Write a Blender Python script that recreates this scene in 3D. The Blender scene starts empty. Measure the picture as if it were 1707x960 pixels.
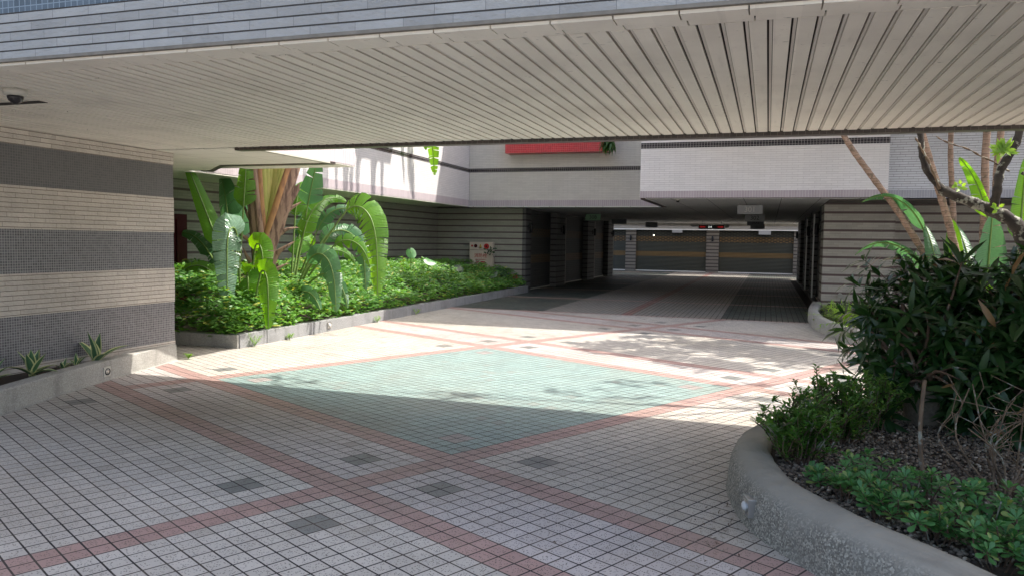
import bpy, bmesh, math, random
from mathutils import Vector, Matrix, noise
rnd = random.Random(11)
C = bpy.context.scene.collection
PI = math.pi

# ------------------------------------------------------------------ camera
scene = bpy.context.scene
yaw, pitch, roll, fpx = .319389753, .0597933584, .0149343436, 1285.348
fwd = Vector((-math.sin(yaw)*math.cos(pitch), math.cos(yaw)*math.cos(pitch), -math.sin(pitch)))
rt = Vector((math.cos(yaw), math.sin(yaw), 0)); up = rt.cross(fwd)
r2 = rt*math.cos(roll)+up*math.sin(roll); u2 = -rt*math.sin(roll)+up*math.cos(roll)
cd = bpy.data.cameras.new('camera'); cam = bpy.data.objects.new('camera', cd); C.objects.link(cam)
CAMH = 1.55
m = Matrix((r2, u2, -fwd)).transposed().to_4x4(); m.translation = (0, 0, CAMH)
cam.matrix_world = m
cd.sensor_width = 36; cd.lens = 36*fpx/1707; cd.clip_start = .05; cd.clip_end = 600
scene.camera = cam

def at(x, y, Y):
    """photo pixel -> world point in the plane Y"""
    d = r2*((x-853.5)/fpx) + u2*(-(y-480)/fpx) + fwd
    t = Y/d.y
    return Vector((0, 0, CAMH)) + d*t

# ------------------------------------------------------------------ light
SUN = Vector((.52, .33, 1)).normalized()
el = math.asin(SUN.z); az = math.atan2(SUN.x, SUN.y)
w = bpy.data.worlds.new("World"); scene.world = w; w.use_nodes = True
nt = w.node_tree; bg = nt.nodes['Background']
sky = nt.nodes.new('ShaderNodeTexSky'); sky.sky_type = 'NISHITA'; sky.sun_disc = False
sky.sun_elevation = el; sky.sun_rotation = az; sky.air_density = 1.0; sky.dust_density = 3.6; sky.ozone_density = .7
nt.links.new(sky.outputs[0], bg.inputs[0]); bg.inputs[1].default_value = .15
sl = bpy.data.lights.new('sun', 'SUN'); sl.energy = 2.85; sl.angle = math.radians(.53); sl.color = (1, .955, .88)
so = bpy.data.objects.new('sun', sl); C.objects.link(so)
so.rotation_euler = SUN.to_track_quat('Z', 'Y').to_euler()
scene.view_settings.view_transform = 'Standard'; scene.view_settings.look = 'None'
scene.view_settings.exposure = 1.46; scene.view_settings.gamma = 1
scene.view_settings.use_curve_mapping = False
scene.render.engine = 'CYCLES'
scene.cycles.max_bounces = 8; scene.cycles.diffuse_bounces = 5; scene.cycles.transparent_max_bounces = 6

# ------------------------------------------------------------------ node helpers
class N:
    """tiny expression wrapper round math nodes"""
    def __init__(s, t, sock): s.t, s.s = t, sock
    def _m(s, op, *a):
        n = s.t.nodes.new('ShaderNodeMath'); n.operation = op
        for i, v in enumerate((s,)+a):
            if isinstance(v, N): s.t.links.new(v.s, n.inputs[i])
            else: n.inputs[i].default_value = v
        return N(s.t, n.outputs[0])
    def __add__(s, o): return s._m('ADD', o)
    def __sub__(s, o): return s._m('SUBTRACT', o)
    def __mul__(s, o): return s._m('MULTIPLY', o)
    def __truediv__(s, o): return s._m('DIVIDE', o)
    def gt(s, o): return s._m('GREATER_THAN', o)
    def lt(s, o): return s._m('LESS_THAN', o)
    def mod(s, o): return s._m('FLOORED_MODULO', o)
    def floor(s): return s._m('FLOOR')
    def abs(s): return s._m('ABSOLUTE')
    def mx(s, o): return s._m('MAXIMUM', o)
    def mn(s, o): return s._m('MINIMUM', o)
    def sin(s): return s._m('SINE')

class Mat:
    def __init__(s, name, rough=.7, spec=.3):
        s.m = bpy.data.materials.new(name); s.m.use_nodes = True
        s.t = s.m.node_tree; s.b = s.t.nodes['Principled BSDF']
        s.b.inputs['Roughness'].default_value = rough
        s.b.inputs['Specular IOR Level'].default_value = spec
        s._p = None
    def pos(s):
        if s._p is None:
            g = s.t.nodes.new('ShaderNodeNewGeometry'); sp = s.t.nodes.new('ShaderNodeSeparateXYZ')
            s.t.links.new(g.outputs['Position'], sp.inputs[0]); s.g = g
            s._p = [N(s.t, sp.outputs[i]) for i in range(3)]
        return s._p
    def vec(s, x, y, z=0.):
        n = s.t.nodes.new('ShaderNodeCombineXYZ')
        for i, v in enumerate((x, y, z)):
            if isinstance(v, N): s.t.links.new(v.s, n.inputs[i])
            else: n.inputs[i].default_value = v
        return n.outputs[0]
    def noise(s, scale, detail=3, vec=None, rough=.55):
        s.pos(); n = s.t.nodes.new('ShaderNodeTexNoise'); n.inputs['Scale'].default_value = scale
        n.inputs['Detail'].default_value = detail; n.inputs['Roughness'].default_value = rough
        s.t.links.new(vec if vec else s.g.outputs['Position'], n.inputs['Vector'])
        return N(s.t, n.outputs['Fac'])
    def white(s, x, y, z=0.):
        n = s.t.nodes.new('ShaderNodeTexWhiteNoise'); n.noise_dimensions = '3D'
        s.t.links.new(s.vec(x, y, z), n.inputs['Vector']); return N(s.t, n.outputs['Value'])
    def island(s):
        s.pos(); return N(s.t, s.g.outputs['Random Per Island'])
    def rgb(s, c):
        n = s.t.nodes.new('ShaderNodeRGB'); n.outputs[0].default_value = (*c, 1); return n.outputs[0]
    def mix(s, f, a, b, mode='MIX'):
        n = s.t.nodes.new('ShaderNodeMix'); n.data_type = 'RGBA'; n.blend_type = mode
        if isinstance(f, N): s.t.links.new(f.s, n.inputs[0])
        else: n.inputs[0].default_value = f
        for i, c in ((6, a), (7, b)):
            if isinstance(c, (tuple, list)): n.inputs[i].default_value = (*c, 1)
            else: s.t.links.new(c, n.inputs[i])
        return n.outputs[2]
    def ramp(s, f, a, b):
        n = s.t.nodes.new('ShaderNodeMapRange'); s.t.links.new(f.s, n.inputs[0])
        n.inputs[1].default_value = a; n.inputs[2].default_value = b
        return N(s.t, n.outputs[0])
    def scale(s, col, f):
        """multiply a colour by a grey value"""
        c = s.t.nodes.new('ShaderNodeCombineXYZ')
        for i in range(3): s.t.links.new(f.s, c.inputs[i])
        return s.mix(1., col, c.outputs[0], 'MULTIPLY')
    def color(s, c):
        if isinstance(c, (tuple, list)): s.b.inputs['Base Color'].default_value = (*c, 1)
        else: s.t.links.new(c, s.b.inputs['Base Color'])
    def bump(s, h, dist=.003, strength=1.):
        n = s.t.nodes.new('ShaderNodeBump'); n.inputs['Distance'].default_value = dist
        n.inputs['Strength'].default_value = strength
        s.t.links.new(h.s, n.inputs['Height']); s.t.links.new(n.outputs[0], s.b.inputs['Normal'])
    def rough(s, f): s.t.links.new(f.s, s.b.inputs['Roughness'])

def paint(name, c, rough=.6, var=.12, scale=6, metal=0.):
    q = Mat(name, rough); n = q.noise(scale, 4)
    q.color(q.scale(q.rgb(c), n*(2*var)+(1-var))); q.b.inputs['Metallic'].default_value = metal
    q.bump(q.noise(60, 2), .0006)
    return q.m

def tiles(name, wdt, hgt, col, grout, gw=.004, stagger=.5, var=.08, vertical=False, cleft=0., gh=None, rough=.5, dirt=.12, u=None, jitter=0., zoff=0., vg=None):
    """wall tiles on axis aligned walls: u runs along the wall (x+y), v up"""
    q = Mat(name, rough, .35); x, y, z = q.pos()
    U = x+y; V = z+(10+zoff)
    row = (V/hgt).floor()
    wob = q.noise(1.3, 2)*jitter
    uu = U+100+row*(stagger*wdt)+wob
    colm = (uu/wdt).floor()
    fu = uu.mod(wdt); fv = V.mod(hgt)
    gh = gh or gw
    ju = fu.lt(gw); jv = fv.lt(gh)
    j = ju.mx(jv)
    r = q.white(row, colm, 3.); big = q.noise(.9, 4)
    c = q.scale(q.rgb(col), r*(2*var)+(1-var))
    c = q.scale(c, q.ramp(big, .3, .7)*dirt+(1-dirt*.6))
    # fine rain streaks
    st = q.noise(1., 4, q.vec(U*9, z*.6, 0.))
    c = q.scale(c, q.ramp(st, .35, .75)*(-dirt*.5)+1.0)
    c = q.mix(ju, c, vg or grout)
    c = q.mix(jv, c, grout)
    q.color(c)
    h = (j*-1.+1.)
    if cleft:
        cf = q.noise(24, 5, q.vec(U*1.+colm*3.1, z*1.6+row*1.7, 0.), .6)
        h = h + cf*cleft
    q.bump(h, .006 if cleft else .003)
    return q.m

# ------------------------------------------------------------------ materials
M = {}
M['stone_warm'] = tiles('beige_split_tile', .30, .048, (.52, .47, .41), (.13, .10, .08), .0035, .42, .07, cleft=1.6, gh=.005, rough=.75, dirt=.22, vg=(.24, .21, .18))
M['mosaic_grey'] = tiles('grey_mosaic', .027, .027, (.12, .12, .125), (.36, .35, .34), .0042, 0, .25, rough=.35)
M['mosaic_flat'] = tiles('dull_mosaic', .027, .027, (.13, .127, .125), (.20, .195, .19), .004, 0, .1, rough=.4)
M['mosaic_purple'] = tiles('purple_grey_mosaic', .027, .027, (.125, .118, .125), (.34, .33, .325), .0045, 0, .3, rough=.35)
M['mosaic_blue'] = tiles('blue_grey_mosaic', .045, .045, (.09, .115, .14), (.22, .27, .31), .006, 0, .2, rough=.4)
M['stone_cool'] = tiles('grey_split_tile', .27, .0555, (.36, .355, .34), (.05, .045, .04), .003, .37, .11, cleft=2.2, gh=.0085, rough=.75, jitter=.03, vg=(.20, .20, .20), dirt=.2)
M['white_tile'] = tiles('white_strip_tile', .23, .05, (.74, .71, .70), (.50, .46, .46), .003, .5, .035, gh=.0045, rough=.35, dirt=.08)
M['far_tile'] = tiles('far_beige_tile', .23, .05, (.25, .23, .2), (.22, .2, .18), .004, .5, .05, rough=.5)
M['striped_far'] = None
M['white_tile_cool'] = tiles('pale_grey_strip_tile', .27, .052, (.60, .61, .64), (.15, .14, .15), .004, .4, .05, gh=.008, rough=.45, dirt=.1, cleft=.4)
M['cream_tile'] = tiles('cream_strip_tile', .23, .05, (.60, .57, .52), (.40, .37, .33), .003, .5, .04, gh=.005, rough=.4, dirt=.12)
M['soldier'] = tiles('mauve_soldier_tile', .058, .40, (.42, .36, .38), (.62, .58, .58), .006, 0, .05, rough=.4)
M['soldier_light'] = tiles('light_mauve_soldier_tile', .058, .40, (.52, .45, .47), (.66, .60, .60), .006, 0, .04, rough=.4)
M['soldier_grey'] = tiles('grey_soldier_tile', .05, .40, (.34, .34, .38), (.52, .52, .55), .005, 0, .06, rough=.4)
M['mosaic_black'] = tiles('black_mosaic', .062, .062, (.02, .016, .02), (.45, .42, .40), .0045, 0, .3, rough=.25)
M['brown_tile'] = tiles('dark_brown_edge_tile', .06, .2, (.075, .06, .052), (.17, .15, .13), .004, 0, .2, rough=.35)
M['red_tile'] = tiles('red_mosaic', .055, .055, (.50, .035, .045), (.62, .22, .22), .005, 0, .12, rough=.3)

def striped(name, light, dark, pitch=.19, dk=.045, zo=0.):
    q = Mat(name, .6, .3); x, y, z = q.pos(); V = z+(10+zo); U = x+y
    row = (V/pitch).floor(); f = V.mod(pitch)
    isd = f.lt(dk); g = ((f-dk).mod((pitch-dk)/3)).lt(.0035)
    row3 = (V/((pitch)/4)).floor()
    uu = U+100+row3*.11; gj = uu.mod(.23).lt(.003); cm = (uu/.23).floor()
    r = q.white(row3, cm, 1.)
    c = q.scale(q.rgb(light), r*.14+.93)
    c = q.mix(g.mx(gj), c, tuple(v*.62 for v in light))
    c = q.mix(isd, c, dark)
    c = q.scale(c, q.ramp(q.noise(1.1, 4), .3, .7)*.16+.9)
    q.color(c); q.bump((isd.mx(g)*-1.+1.), .004)
    return q.m
M['striped'] = striped('striped_tile_overhang_shade', (.31, .31, .255), (.115, .085, .085), .19, .042, -.03)  # same tile as the right wall, darkened for the shade under the overhang
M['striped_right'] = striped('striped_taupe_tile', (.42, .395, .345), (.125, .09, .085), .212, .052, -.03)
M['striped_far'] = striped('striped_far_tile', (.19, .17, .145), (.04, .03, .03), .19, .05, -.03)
M['striped_dark'] = striped('striped_tile_passage_shade', (.12, .12, .115), (.035, .03, .032), .19, .045, -.03)  # striped tile for the passage pillars, the passage shade put into its colour

def slat_mat():
    q = Mat('cream_metal_slat', .5, .3); x, y, z = q.pos()
    idx = (x/.108).floor()
    c = q.scale(q.rgb((.80, .745, .66)), q.white(idx, idx*.7, 2.)*.07+.96)
    n = q.noise(1.2, 5); c = q.mix(q.ramp(n, .48, .70)*.35, c, (.46, .40, .35))
    spot = q.noise(22, 2, q.vec(x*.6, y*2.2, 0.)); c = q.mix(q.ramp(spot, .70, .73)*.8, c, (.10, .085, .075))
    e = q.noise(9, 4, q.vec(x*2., y*.25, 0.)); c = q.mix(q.ramp(e, .58, .8)*.25, c, (.30, .25, .21))
    q.color(c); q.bump(q.noise(3, 2), .004, .4)
    return q.m
M['slat'] = slat_mat()
M['dark'] = paint('dark_void', (.03, .024, .022), .8)
M['lip'] = paint('slat_lip', (.60, .55, .49), .5)
M['brownpaint'] = paint('brown_metal_trim', (.10, .08, .07), .5)
M['dirty'] = paint('grimy_joint', (.20, .18, .15), .8, .4, 14)
M['white_paint'] = paint('white_paint', (.72, .70, .66), .45, .06)

def panel_mat(name, col, px, py, ox=0., oy=0., line=.008, lc=(.16, .15, .13)):
    q = Mat(name, .6, .25); x, y, z = q.pos()
    a = (x+(50+ox)).mod(px).lt(line); b = (y+oy).mod(py).lt(line)
    j = a.mx(b)
    c = q.scale(q.rgb(col), q.white(((x+(50+ox))/px).floor(), ((y+oy)/py).floor(), 1.)*.07+.95)
    c = q.mix(q.ramp(q.noise(1.4, 4), .5, .75)*.2, c, tuple(v*.72 for v in col))
    q.color(q.mix(j, c, lc)); q.bump(j*-1.+1., .003)
    return q.m
M['panel_warm'] = panel_mat('cream_ceiling_panel', (.74, .71, .64), .74, .40, lc=(.34, .32, .27))
M['panel_grey'] = panel_mat('grey_ceiling_panel', (.76, .75, .72), .80, .60, ox=.16, line=.014, lc=(.22, .21, .20))

def shutter(name, base, stripe, bands, slots, axis):
    """roller shutter: bands = z ranges in the stripe colour, slots = z range with perforations"""
    q = Mat(name, .42, .4); x, y, z = q.pos(); u = (x if axis == 'x' else y)+50
    f = z.mod(.075)
    c = q.scale(q.rgb(base), q.noise(2, 3)*.3+.85)
    mk = None
    for a, b in bands:
        k = z.gt(a)*z.lt(b); mk = k if mk is None else mk.mx(k)
    c = q.mix(mk, c, q.scale(q.rgb(stripe), q.noise(5, 3)*.4+.8))
    gr = f.lt(.012)
    c = q.mix(gr*.6, c, (.02, .02, .02))
    sl_ = z.gt(slots[0])*z.lt(slots[1])*((u+(z/.075).floor()*.15).mod(.30).lt(.21))*(f.gt(.02))*(f.lt(.06))
    c = q.mix(sl_, c, (.008, .008, .009))
    q.color(c)
    q.bump(((f/.075)*PI).sin(), .012)
    return q.m
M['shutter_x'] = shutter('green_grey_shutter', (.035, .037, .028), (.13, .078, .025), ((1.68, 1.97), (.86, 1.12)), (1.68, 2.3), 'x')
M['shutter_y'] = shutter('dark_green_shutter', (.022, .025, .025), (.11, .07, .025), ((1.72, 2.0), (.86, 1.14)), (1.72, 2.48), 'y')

def concrete(name, col, agg=True, fine=95, top=None):
    q = Mat(name, .85, .2)
    v = q.t.nodes.new('ShaderNodeTexVoronoi'); v.inputs['Scale'].default_value = fine; q.pos()
    q.t.links.new(q.g.outputs['Position'], v.inputs['Vector'])
    sp = q.t.nodes.new('ShaderNodeSeparateXYZ'); q.t.links.new(v.outputs['Color'], sp.inputs[0]); a = N(q.t, sp.outputs[0])
    c = q.rgb(col)
    x, y, z = q.pos()
    if agg:
        d = N(q.t, v.outputs['Distance'])
        peb = q.ramp(a, 0, 1)
        c2 = q.scale(q.rgb(col), peb*peb*1.7+.35)
        mask = q.ramp(q.noise(2.2, 5), .30, .50)
        if top: mask = mask*q.ramp(z, top, top-.05)
        c = q.mix(mask*.65, c, c2)
        q.bump(a*mask+q.noise(14, 4)*1.5, .007)
    else:
        c = q.mix(.35, c, q.scale(q.rgb(col), a*1.1+.45)); q.bump(a+q.noise(20, 4), .003)
    c = q.mix(q.ramp(q.noise(1.7, 6), .48, .68)*.55, c, tuple(v_*.5 for v_ in col))
    c = q.mix(q.ramp(q.noise(5., 6, q.vec(x*1.+y*1., y*.3, z*.25)), .55, .72)*.35, c, (.085, .08, .07))
    q.color(c)
    return q.m
M['curb_right'] = concrete('pebble_concrete', (.31, .29, .24), True, 120, .25)
M['curb_left'] = concrete('weathered_concrete', (.40, .385, .35), False, 120)
M['curb_granite'] = concrete('grey_granite', (.30, .30, .30), False, 160)
M['soil'] = paint('dark_soil', (.055, .042, .032), .95, .5, 30)
M['pot'] = concrete('pale_clay', (.26, .22, .17), False, 60)

def leafmat(name, c1, c2, trans=.35, rough=.42, veins=0., spots=None, scale=1.6):
    q = Mat(name, rough, .45); t = q.t
    isl = q.island(); nz = q.noise(scale, 3)
    f = (isl*.6+q.ramp(nz, .3, .7)*.4)
    c = q.mix(f, c1, c2)
    if spots: c = q.mix(isl.gt(spots[0]), c, spots[1])
    c = q.scale(c, q.noise(35, 2)*.3+.85)
    if veins:
        uv = t.nodes.new('ShaderNodeUVMap'); sp = t.nodes.new('ShaderNodeSeparateXYZ'); t.links.new(uv.outputs[0], sp.inputs[0])
        v = N(t, sp.outputs[1]); wv = (v*veins).sin()
        q.bump(wv+q.noise(20, 2)*2, .002)
        c = q.scale(c, wv*.05+1.)
        au = N(t, sp.outputs[0]).abs()
        c = q.mix(au.lt(.035), c, tuple(min(1, x*1.7+.05) for x in c2))
    q.color(c)
    tr = t.nodes.new('ShaderNodeBsdfTranslucent'); t.links.new(q.mix(.5, c, (.45, .75, .04), 'OVERLAY') if False else c, tr.inputs[0])
    ad = t.nodes.new('ShaderNodeMixShader'); ad.inputs[0].default_value = trans
    hue = t.nodes.new('ShaderNodeHueSaturation'); hue.inputs['Hue'].default_value = .475; hue.inputs['Saturation'].default_value = 1.15
    hue.inputs['Value'].default_value = 2.0
    t.links.new(c, hue.inputs['Color']); t.links.new(hue.outputs[0], tr.inputs[0])
    out = [n for n in t.nodes if n.type == 'OUTPUT_MATERIAL'][0]
    t.links.new(q.b.outputs[0], ad.inputs[1]); t.links.new(tr.outputs[0], ad.inputs[2]); t.links.new(ad.outputs[0], out.inputs[0])
    return q.m
M['banana'] = leafmat('big_leaf_green', (.07, .19, .03), (.13, .30, .04), .5, .35, 260.)
M['banana_blue'] = leafmat('big_leaf_bluish', (.05, .14, .06), (.09, .21, .08), .35, .3, 260.)
M['banana_gloss'] = leafmat('big_leaf_painted_gloss', (.13, .24, .15), (.19, .31, .21), .2, .22, 260.)  # paler than the other leaves: sky reflection put into the colour
M['cover'] = leafmat('ground_cover_leaf', (.035, .13, .025), (.16, .34, .06), .35, .45, spots=(.93, (.26, .30, .06)), scale=.9)
M['dark_leaf'] = leafmat('dark_lance_leaf', (.012, .038, .012), (.028, .085, .016), .25, .35, spots=(.985, (.22, .13, .05)))
M['small_leaf'] = leafmat('small_oval_leaf', (.06, .16, .03), (.13, .27, .05), .3, .4)
M['rosette_leaf'] = leafmat('spoon_leaf', (.035, .13, .035), (.11, .27, .085), .3, .38, spots=(.9, (.20, .27, .08)))
M['pale_leaf'] = leafmat('pale_new_leaf', (.16, .30, .05), (.24, .42, .08), .45, .4)
M['grass_leaf'] = leafmat('fine_fern_leaf', (.14, .27, .04), (.24, .40, .08), .4, .5)
M['canopy'] = leafmat('canopy_leaf', (.03, .09, .02), (.07, .16, .03), .3, .4)
M['red_leaf'] = leafmat('red_flower', (.4, .03, .02), (.5, .06, .03), .3, .5)
M['petiole'] = paint('leaf_stalk', (.14, .22, .06), .5, .25, 12)
M['yellow_sheath'] = None
def sheath_mat(nm, a_, b_, c_):
    q = Mat(nm, .45, .4); x, y, z = q.pos()
    f = q.island(); c = q.mix(f, a_, b_)
    c = q.mix(q.ramp(q.noise(4, 4, q.vec(x*4, y*4, z*.9)), .45, .65)*.8, c, c_)
    q.color(c); q.bump(q.noise(40, 3, q.vec(x*6, y*6, z*.4)), .004); return q.m
def dry_mat():
    q = Mat('dry_brown_sheath', .8, .2); x, y, z = q.pos()
    f = q.island(); c = q.mix(f, (.24, .14, .095), (.46, .33, .25))
    c = q.mix(q.ramp(q.noise(3, 5, q.vec(x*5, y*5, z*.8)), .5, .62)*.75, c, (.085, .05, .045))
    q.color(c); q.bump(q.noise(30, 4, q.vec(x*8, y*8, z*.5)), .01); return q.m
M['young_sheath'] = sheath_mat('young_leaf_sheath', (.40, .36, .10), (.33, .38, .10), (.50, .44, .16)); M['orange_sheath'] = sheath_mat('orange_leaf_sheath', (.50, .26, .09), (.36, .20, .11), (.20, .10, .06)); M['dry_sheath'] = dry_mat()
def bark(name, c1, c2, ring=None, rough=.8):
    q = Mat(name, rough, .2); x, y, z = q.pos()
    n = q.noise(9, 5); c = q.mix(q.ramp(n, .35, .65), c1, c2)
    if ring:
        zz = z+q.noise(6, 2)*.05; k = zz.mod(ring).lt(ring*.16)
        c = q.mix(k*.4, c, (.42, .33, .26)); k3 = (zz+ring*.2).mod(ring).lt(ring*.14); c = q.mix(k3*.55, c, (.09, .06, .045)); q.bump(n-k*.6, .01)
    else: q.bump(n, .02)
    c = q.mix(q.ramp(q.noise(13, 6), .56, .62)*.8, c, (.34, .34, .28) if not ring else (.13, .10, .07))
    q.color(c); return q.m
M['tan_bark'] = bark('ringed_tan_bark', (.34, .23, .165), (.22, .145, .10), .075)
M['dark_bark'] = bark('dark_lichen_bark', (.035, .03, .027), (.07, .06, .05))
M['twig'] = bark('dry_twig', (.20, .14, .09), (.12, .085, .06))
M['stem'] = bark('brown_stem', (.09, .06, .045), (.14, .09, .06))
M['black'] = paint('black_plastic', (.015, .015, .017), .35)
M['ivory'] = paint('ivory_plastic', (.5, .48, .42), .4)
M['steel'] = paint('brushed_steel', (.45, .44, .42), .3, .15, 20, .8)
M['glass_dome'] = paint('smoked_dome', (.03, .028, .03), .08)
M['lamp_glass'] = paint('frosted_lamp_glass', (.62, .62, .60), .25)
M['cab'] = paint('cabinet_enamel', (.58, .50, .40), .35)
M['red_paint'] = paint('red_paint', (.42, .03, .03), .4)
M['dark_red'] = paint('dark_red_door_paint', (.06, .006, .010), .45)
M['gold'] = paint('brass', (.5, .36, .08), .3, .1, 10, .7)
M['sign_grey'] = paint('grey_sign_plate', (.33, .33, .34), .35)
M['sign_dark'] = paint('dark_sign_plate', (.13, .14, .15), .35)
M['sign_green'] = paint('green_sign_plate', (.22, .38, .24), .35)
M['ink'] = paint('sign_lettering', (.06, .06, .065), .5)
M['ink_white'] = paint('worn_white_lettering', (.60, .58, .54), .5)
def emit(name, c, s):
    q = Mat(name); q.color((.02, .02, .02)); q.b.inputs['Emission Color'].default_value = (*c, 1); q.b.inputs['Emission Strength'].default_value = s; return q.m
M['led_red'] = emit('red_led', (1, .03, .03), .10); M['led_white'] = emit('white_led', (.8, .85, .8), .5)
M['lamp_on'] = emit('small_lit_lamp', (1, .9, .75), 3.)
M['pebble'] = None
def pebble():
    q = Mat('river_pebble', .75, .3); f = q.island()
    c = q.mix(f, (.06, .048, .038), (.25, .20, .15)); c = q.mix(f.gt(.93), c, (.38, .33, .26)); q.color(c); return q.m
M['pebble'] = pebble()

# ------------------------------------------------------------------ mesh helpers
def box(bm, x0, x1, y0, y1, z0, z1, mi=0):
    v = [bm.verts.new((x, y, z)) for x in (x0, x1) for y in (y0, y1) for z in (z0, z1)]
    for f in ((0, 1, 3, 2), (4, 6, 7, 5), (0, 4, 5, 1), (2, 3, 7, 6), (0, 2, 6, 4), (1, 5, 7, 3)):
        g = bm.faces.new([v[i] for i in f]); g.material_index = mi
def obj(name, bm, mats, parent=None, smooth=False, bevel=0):
    me = bpy.data.meshes.new(name)
    if parent is not None:
        o_ = parent; off = Vector((0, 0, 0))
        while o_ is not None: off += o_.location; o_ = o_.parent
        bmesh.ops.translate(bm, verts=bm.verts, vec=-off)
    bm.normal_update(); bm.to_mesh(me); bm.free()
    for k in (mats if isinstance(mats, (list, tuple)) else [mats]): me.materials.append(M[k] if isinstance(k, str) else k)
    if smooth: me.polygons.foreach_set('use_smooth', [True]*len(me.polygons))
    o = bpy.data.objects.new(name, me); C.objects.link(o)
    if parent is not None: o.parent = parent
    if bevel:
        b = o.modifiers.new('bevel', 'BEVEL'); b.width = bevel; b.segments = 2; b.limit_method = 'ANGLE'
    return o
def bx(name, mats, parent, *boxes, bevel=0):
    bm = bmesh.new()
    for b in boxes: box(bm, *b)
    return obj(name, bm, mats, parent, bevel=bevel)
def tag(o, label=None, cat=None, group=None, kind=None):
    if label: o['label'] = label
    if cat: o['category'] = cat
    if group: o['group'] = group
    if kind: o['kind'] = kind
    return o
def thing(name, label, cat, loc=(0, 0, 0), group=None):
    o = bpy.data.objects.new(name, None); C.objects.link(o); o.location = loc; o.empty_display_size = .2
    return tag(o, label, cat, group)
def tube(bm, pts, rad, n=8, cap=True, mi=0, uvl=None):
    rings = []; prev = None
    for i, p in enumerate(pts):
        p = Vector(p)
        d = (Vector(pts[min(i+1, len(pts)-1)])-Vector(pts[max(i-1, 0)])).normalized()
        if prev is None:
            a = d.cross(Vector((0, 0, 1)));
            if a.length < 1e-3: a = Vector((1, 0, 0))
            a.normalize()
        else:
            a = prev-d*prev.dot(d)
            a.normalize()
        prev = a; b = d.cross(a)
        r = rad[i] if isinstance(rad, (list, tuple)) else rad
        rings.append([bm.verts.new(p+(a*math.cos(2*PI*k/n)+b*math.sin(2*PI*k/n))*r) for k in range(n)])
    if n in (8, 10):
        for rg in rings:
            for v_ in rg: v_.co += Vector(noise.noise_vector(v_.co*14))*.009
    for q, s in zip(rings, rings[1:]):
        for k in range(n):
            f = bm.faces.new((q[k], q[(k+1) % n], s[(k+1) % n], s[k])); f.material_index = mi
    if cap:
        bm.faces.new(rings[0][::-1]).material_index = mi; bm.faces.new(rings[-1]).material_index = mi
def smoothpath(pts, n=6):
    pts = [Vector(p) for p in pts]; out = []
    for i in range(len(pts)-1):
        p0 = pts[max(i-1, 0)]; p1 = pts[i]; p2 = pts[i+1]; p3 = pts[min(i+2, len(pts)-1)]
        for k in range(n):
            t = k/n
            out.append(.5*((2*p1)+(p2-p0)*t+(2*p0-5*p1+4*p2-p3)*t*t+(3*p1-p0-3*p2+p3)*t**3))
    out.append(pts[-1]); return out
def lathe(bm, c, prof, n=20, axis='z'):
    rings = []
    for r, h in prof:
        rings.append([bm.verts.new(Vector(c)+Vector((r*math.cos(2*PI*k/n), r*math.sin(2*PI*k/n), h))) for k in range(n)])
    for q, s in zip(rings, rings[1:]):
        for k in range(n): bm.faces.new((q[k], q[(k+1) % n], s[(k+1) % n], s[k]))
    bm.faces.new(rings[0][::-1]); bm.faces.new(rings[-1])
def disc(bm, c, r, t, n=18, ax='y'):
    """short cylinder whose axis is y (or x)"""
    a = []; b = []
    for k in range(n):
        u, v = r*math.cos(2*PI*k/n), r*math.sin(2*PI*k/n)
        d = Vector((u, 0, v)) if ax == 'y' else Vector((0, u, v)); e = Vector((0, t, 0)) if ax == 'y' else Vector((t, 0, 0))
        a.append(bm.verts.new(Vector(c)+d)); b.append(bm.verts.new(Vector(c)+d+e))
    for k in range(n): bm.faces.new((a[k], a[(k+1) % n], b[(k+1) % n], b[k]))
    bm.faces.new(a[::-1]); bm.faces.new(b)
def text(name, body, size, loc, rot, mat, parent, extrude=.002):
    cu = bpy.data.curves.new(name, 'FONT'); cu.body = body; cu.size = size; cu.align_x = 'CENTER'; cu.align_y = 'CENTER'; cu.extrude = extrude
    t = bpy.data.objects.new('tmp', cu); C.objects.link(t)
    dg = bpy.context.evaluated_depsgraph_get()
    me = bpy.data.meshes.new_from_object(t.evaluated_get(dg)); bpy.data.objects.remove(t)
    me.materials.clear(); me.materials.append(M[mat])
    o = bpy.data.objects.new(name, me); C.objects.link(o); o.parent = parent
    off = Vector((0, 0, 0)); p_ = parent
    while p_ is not None: off += p_.location; p_ = p_.parent
    o.location = Vector(loc)-off; o.rotation_euler = rot
    return o

# ------------------------------------------------------------------ ground and paving
TH, TS, OX, OY = .476166401, .11086891, -2.04378, 4.31250
ca, sa = math.cos(TH), math.sin(TH)
def ground_mat():
    q = Mat('plain_paving', .7, .3); x, y, z = q.pos(); u = (x+100).mod(.111); v = (y+100).mod(.111)
    j = u.lt(.009).mx(v.lt(.009)); q.color(q.mix(j, q.scale(q.rgb((.40, .39, .36)), q.noise(2, 3)*.3+.85), (.06, .055, .05))); return q.m
bm = bmesh.new(); v = [bm.verts.new(p) for p in ((-300, -300, 0), (300, -300, 0), (300, 300, 0), (-300, 300, 0))]; bm.faces.new(v)
tag(obj('ground', bm, ground_mat()), kind='structure')

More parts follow.
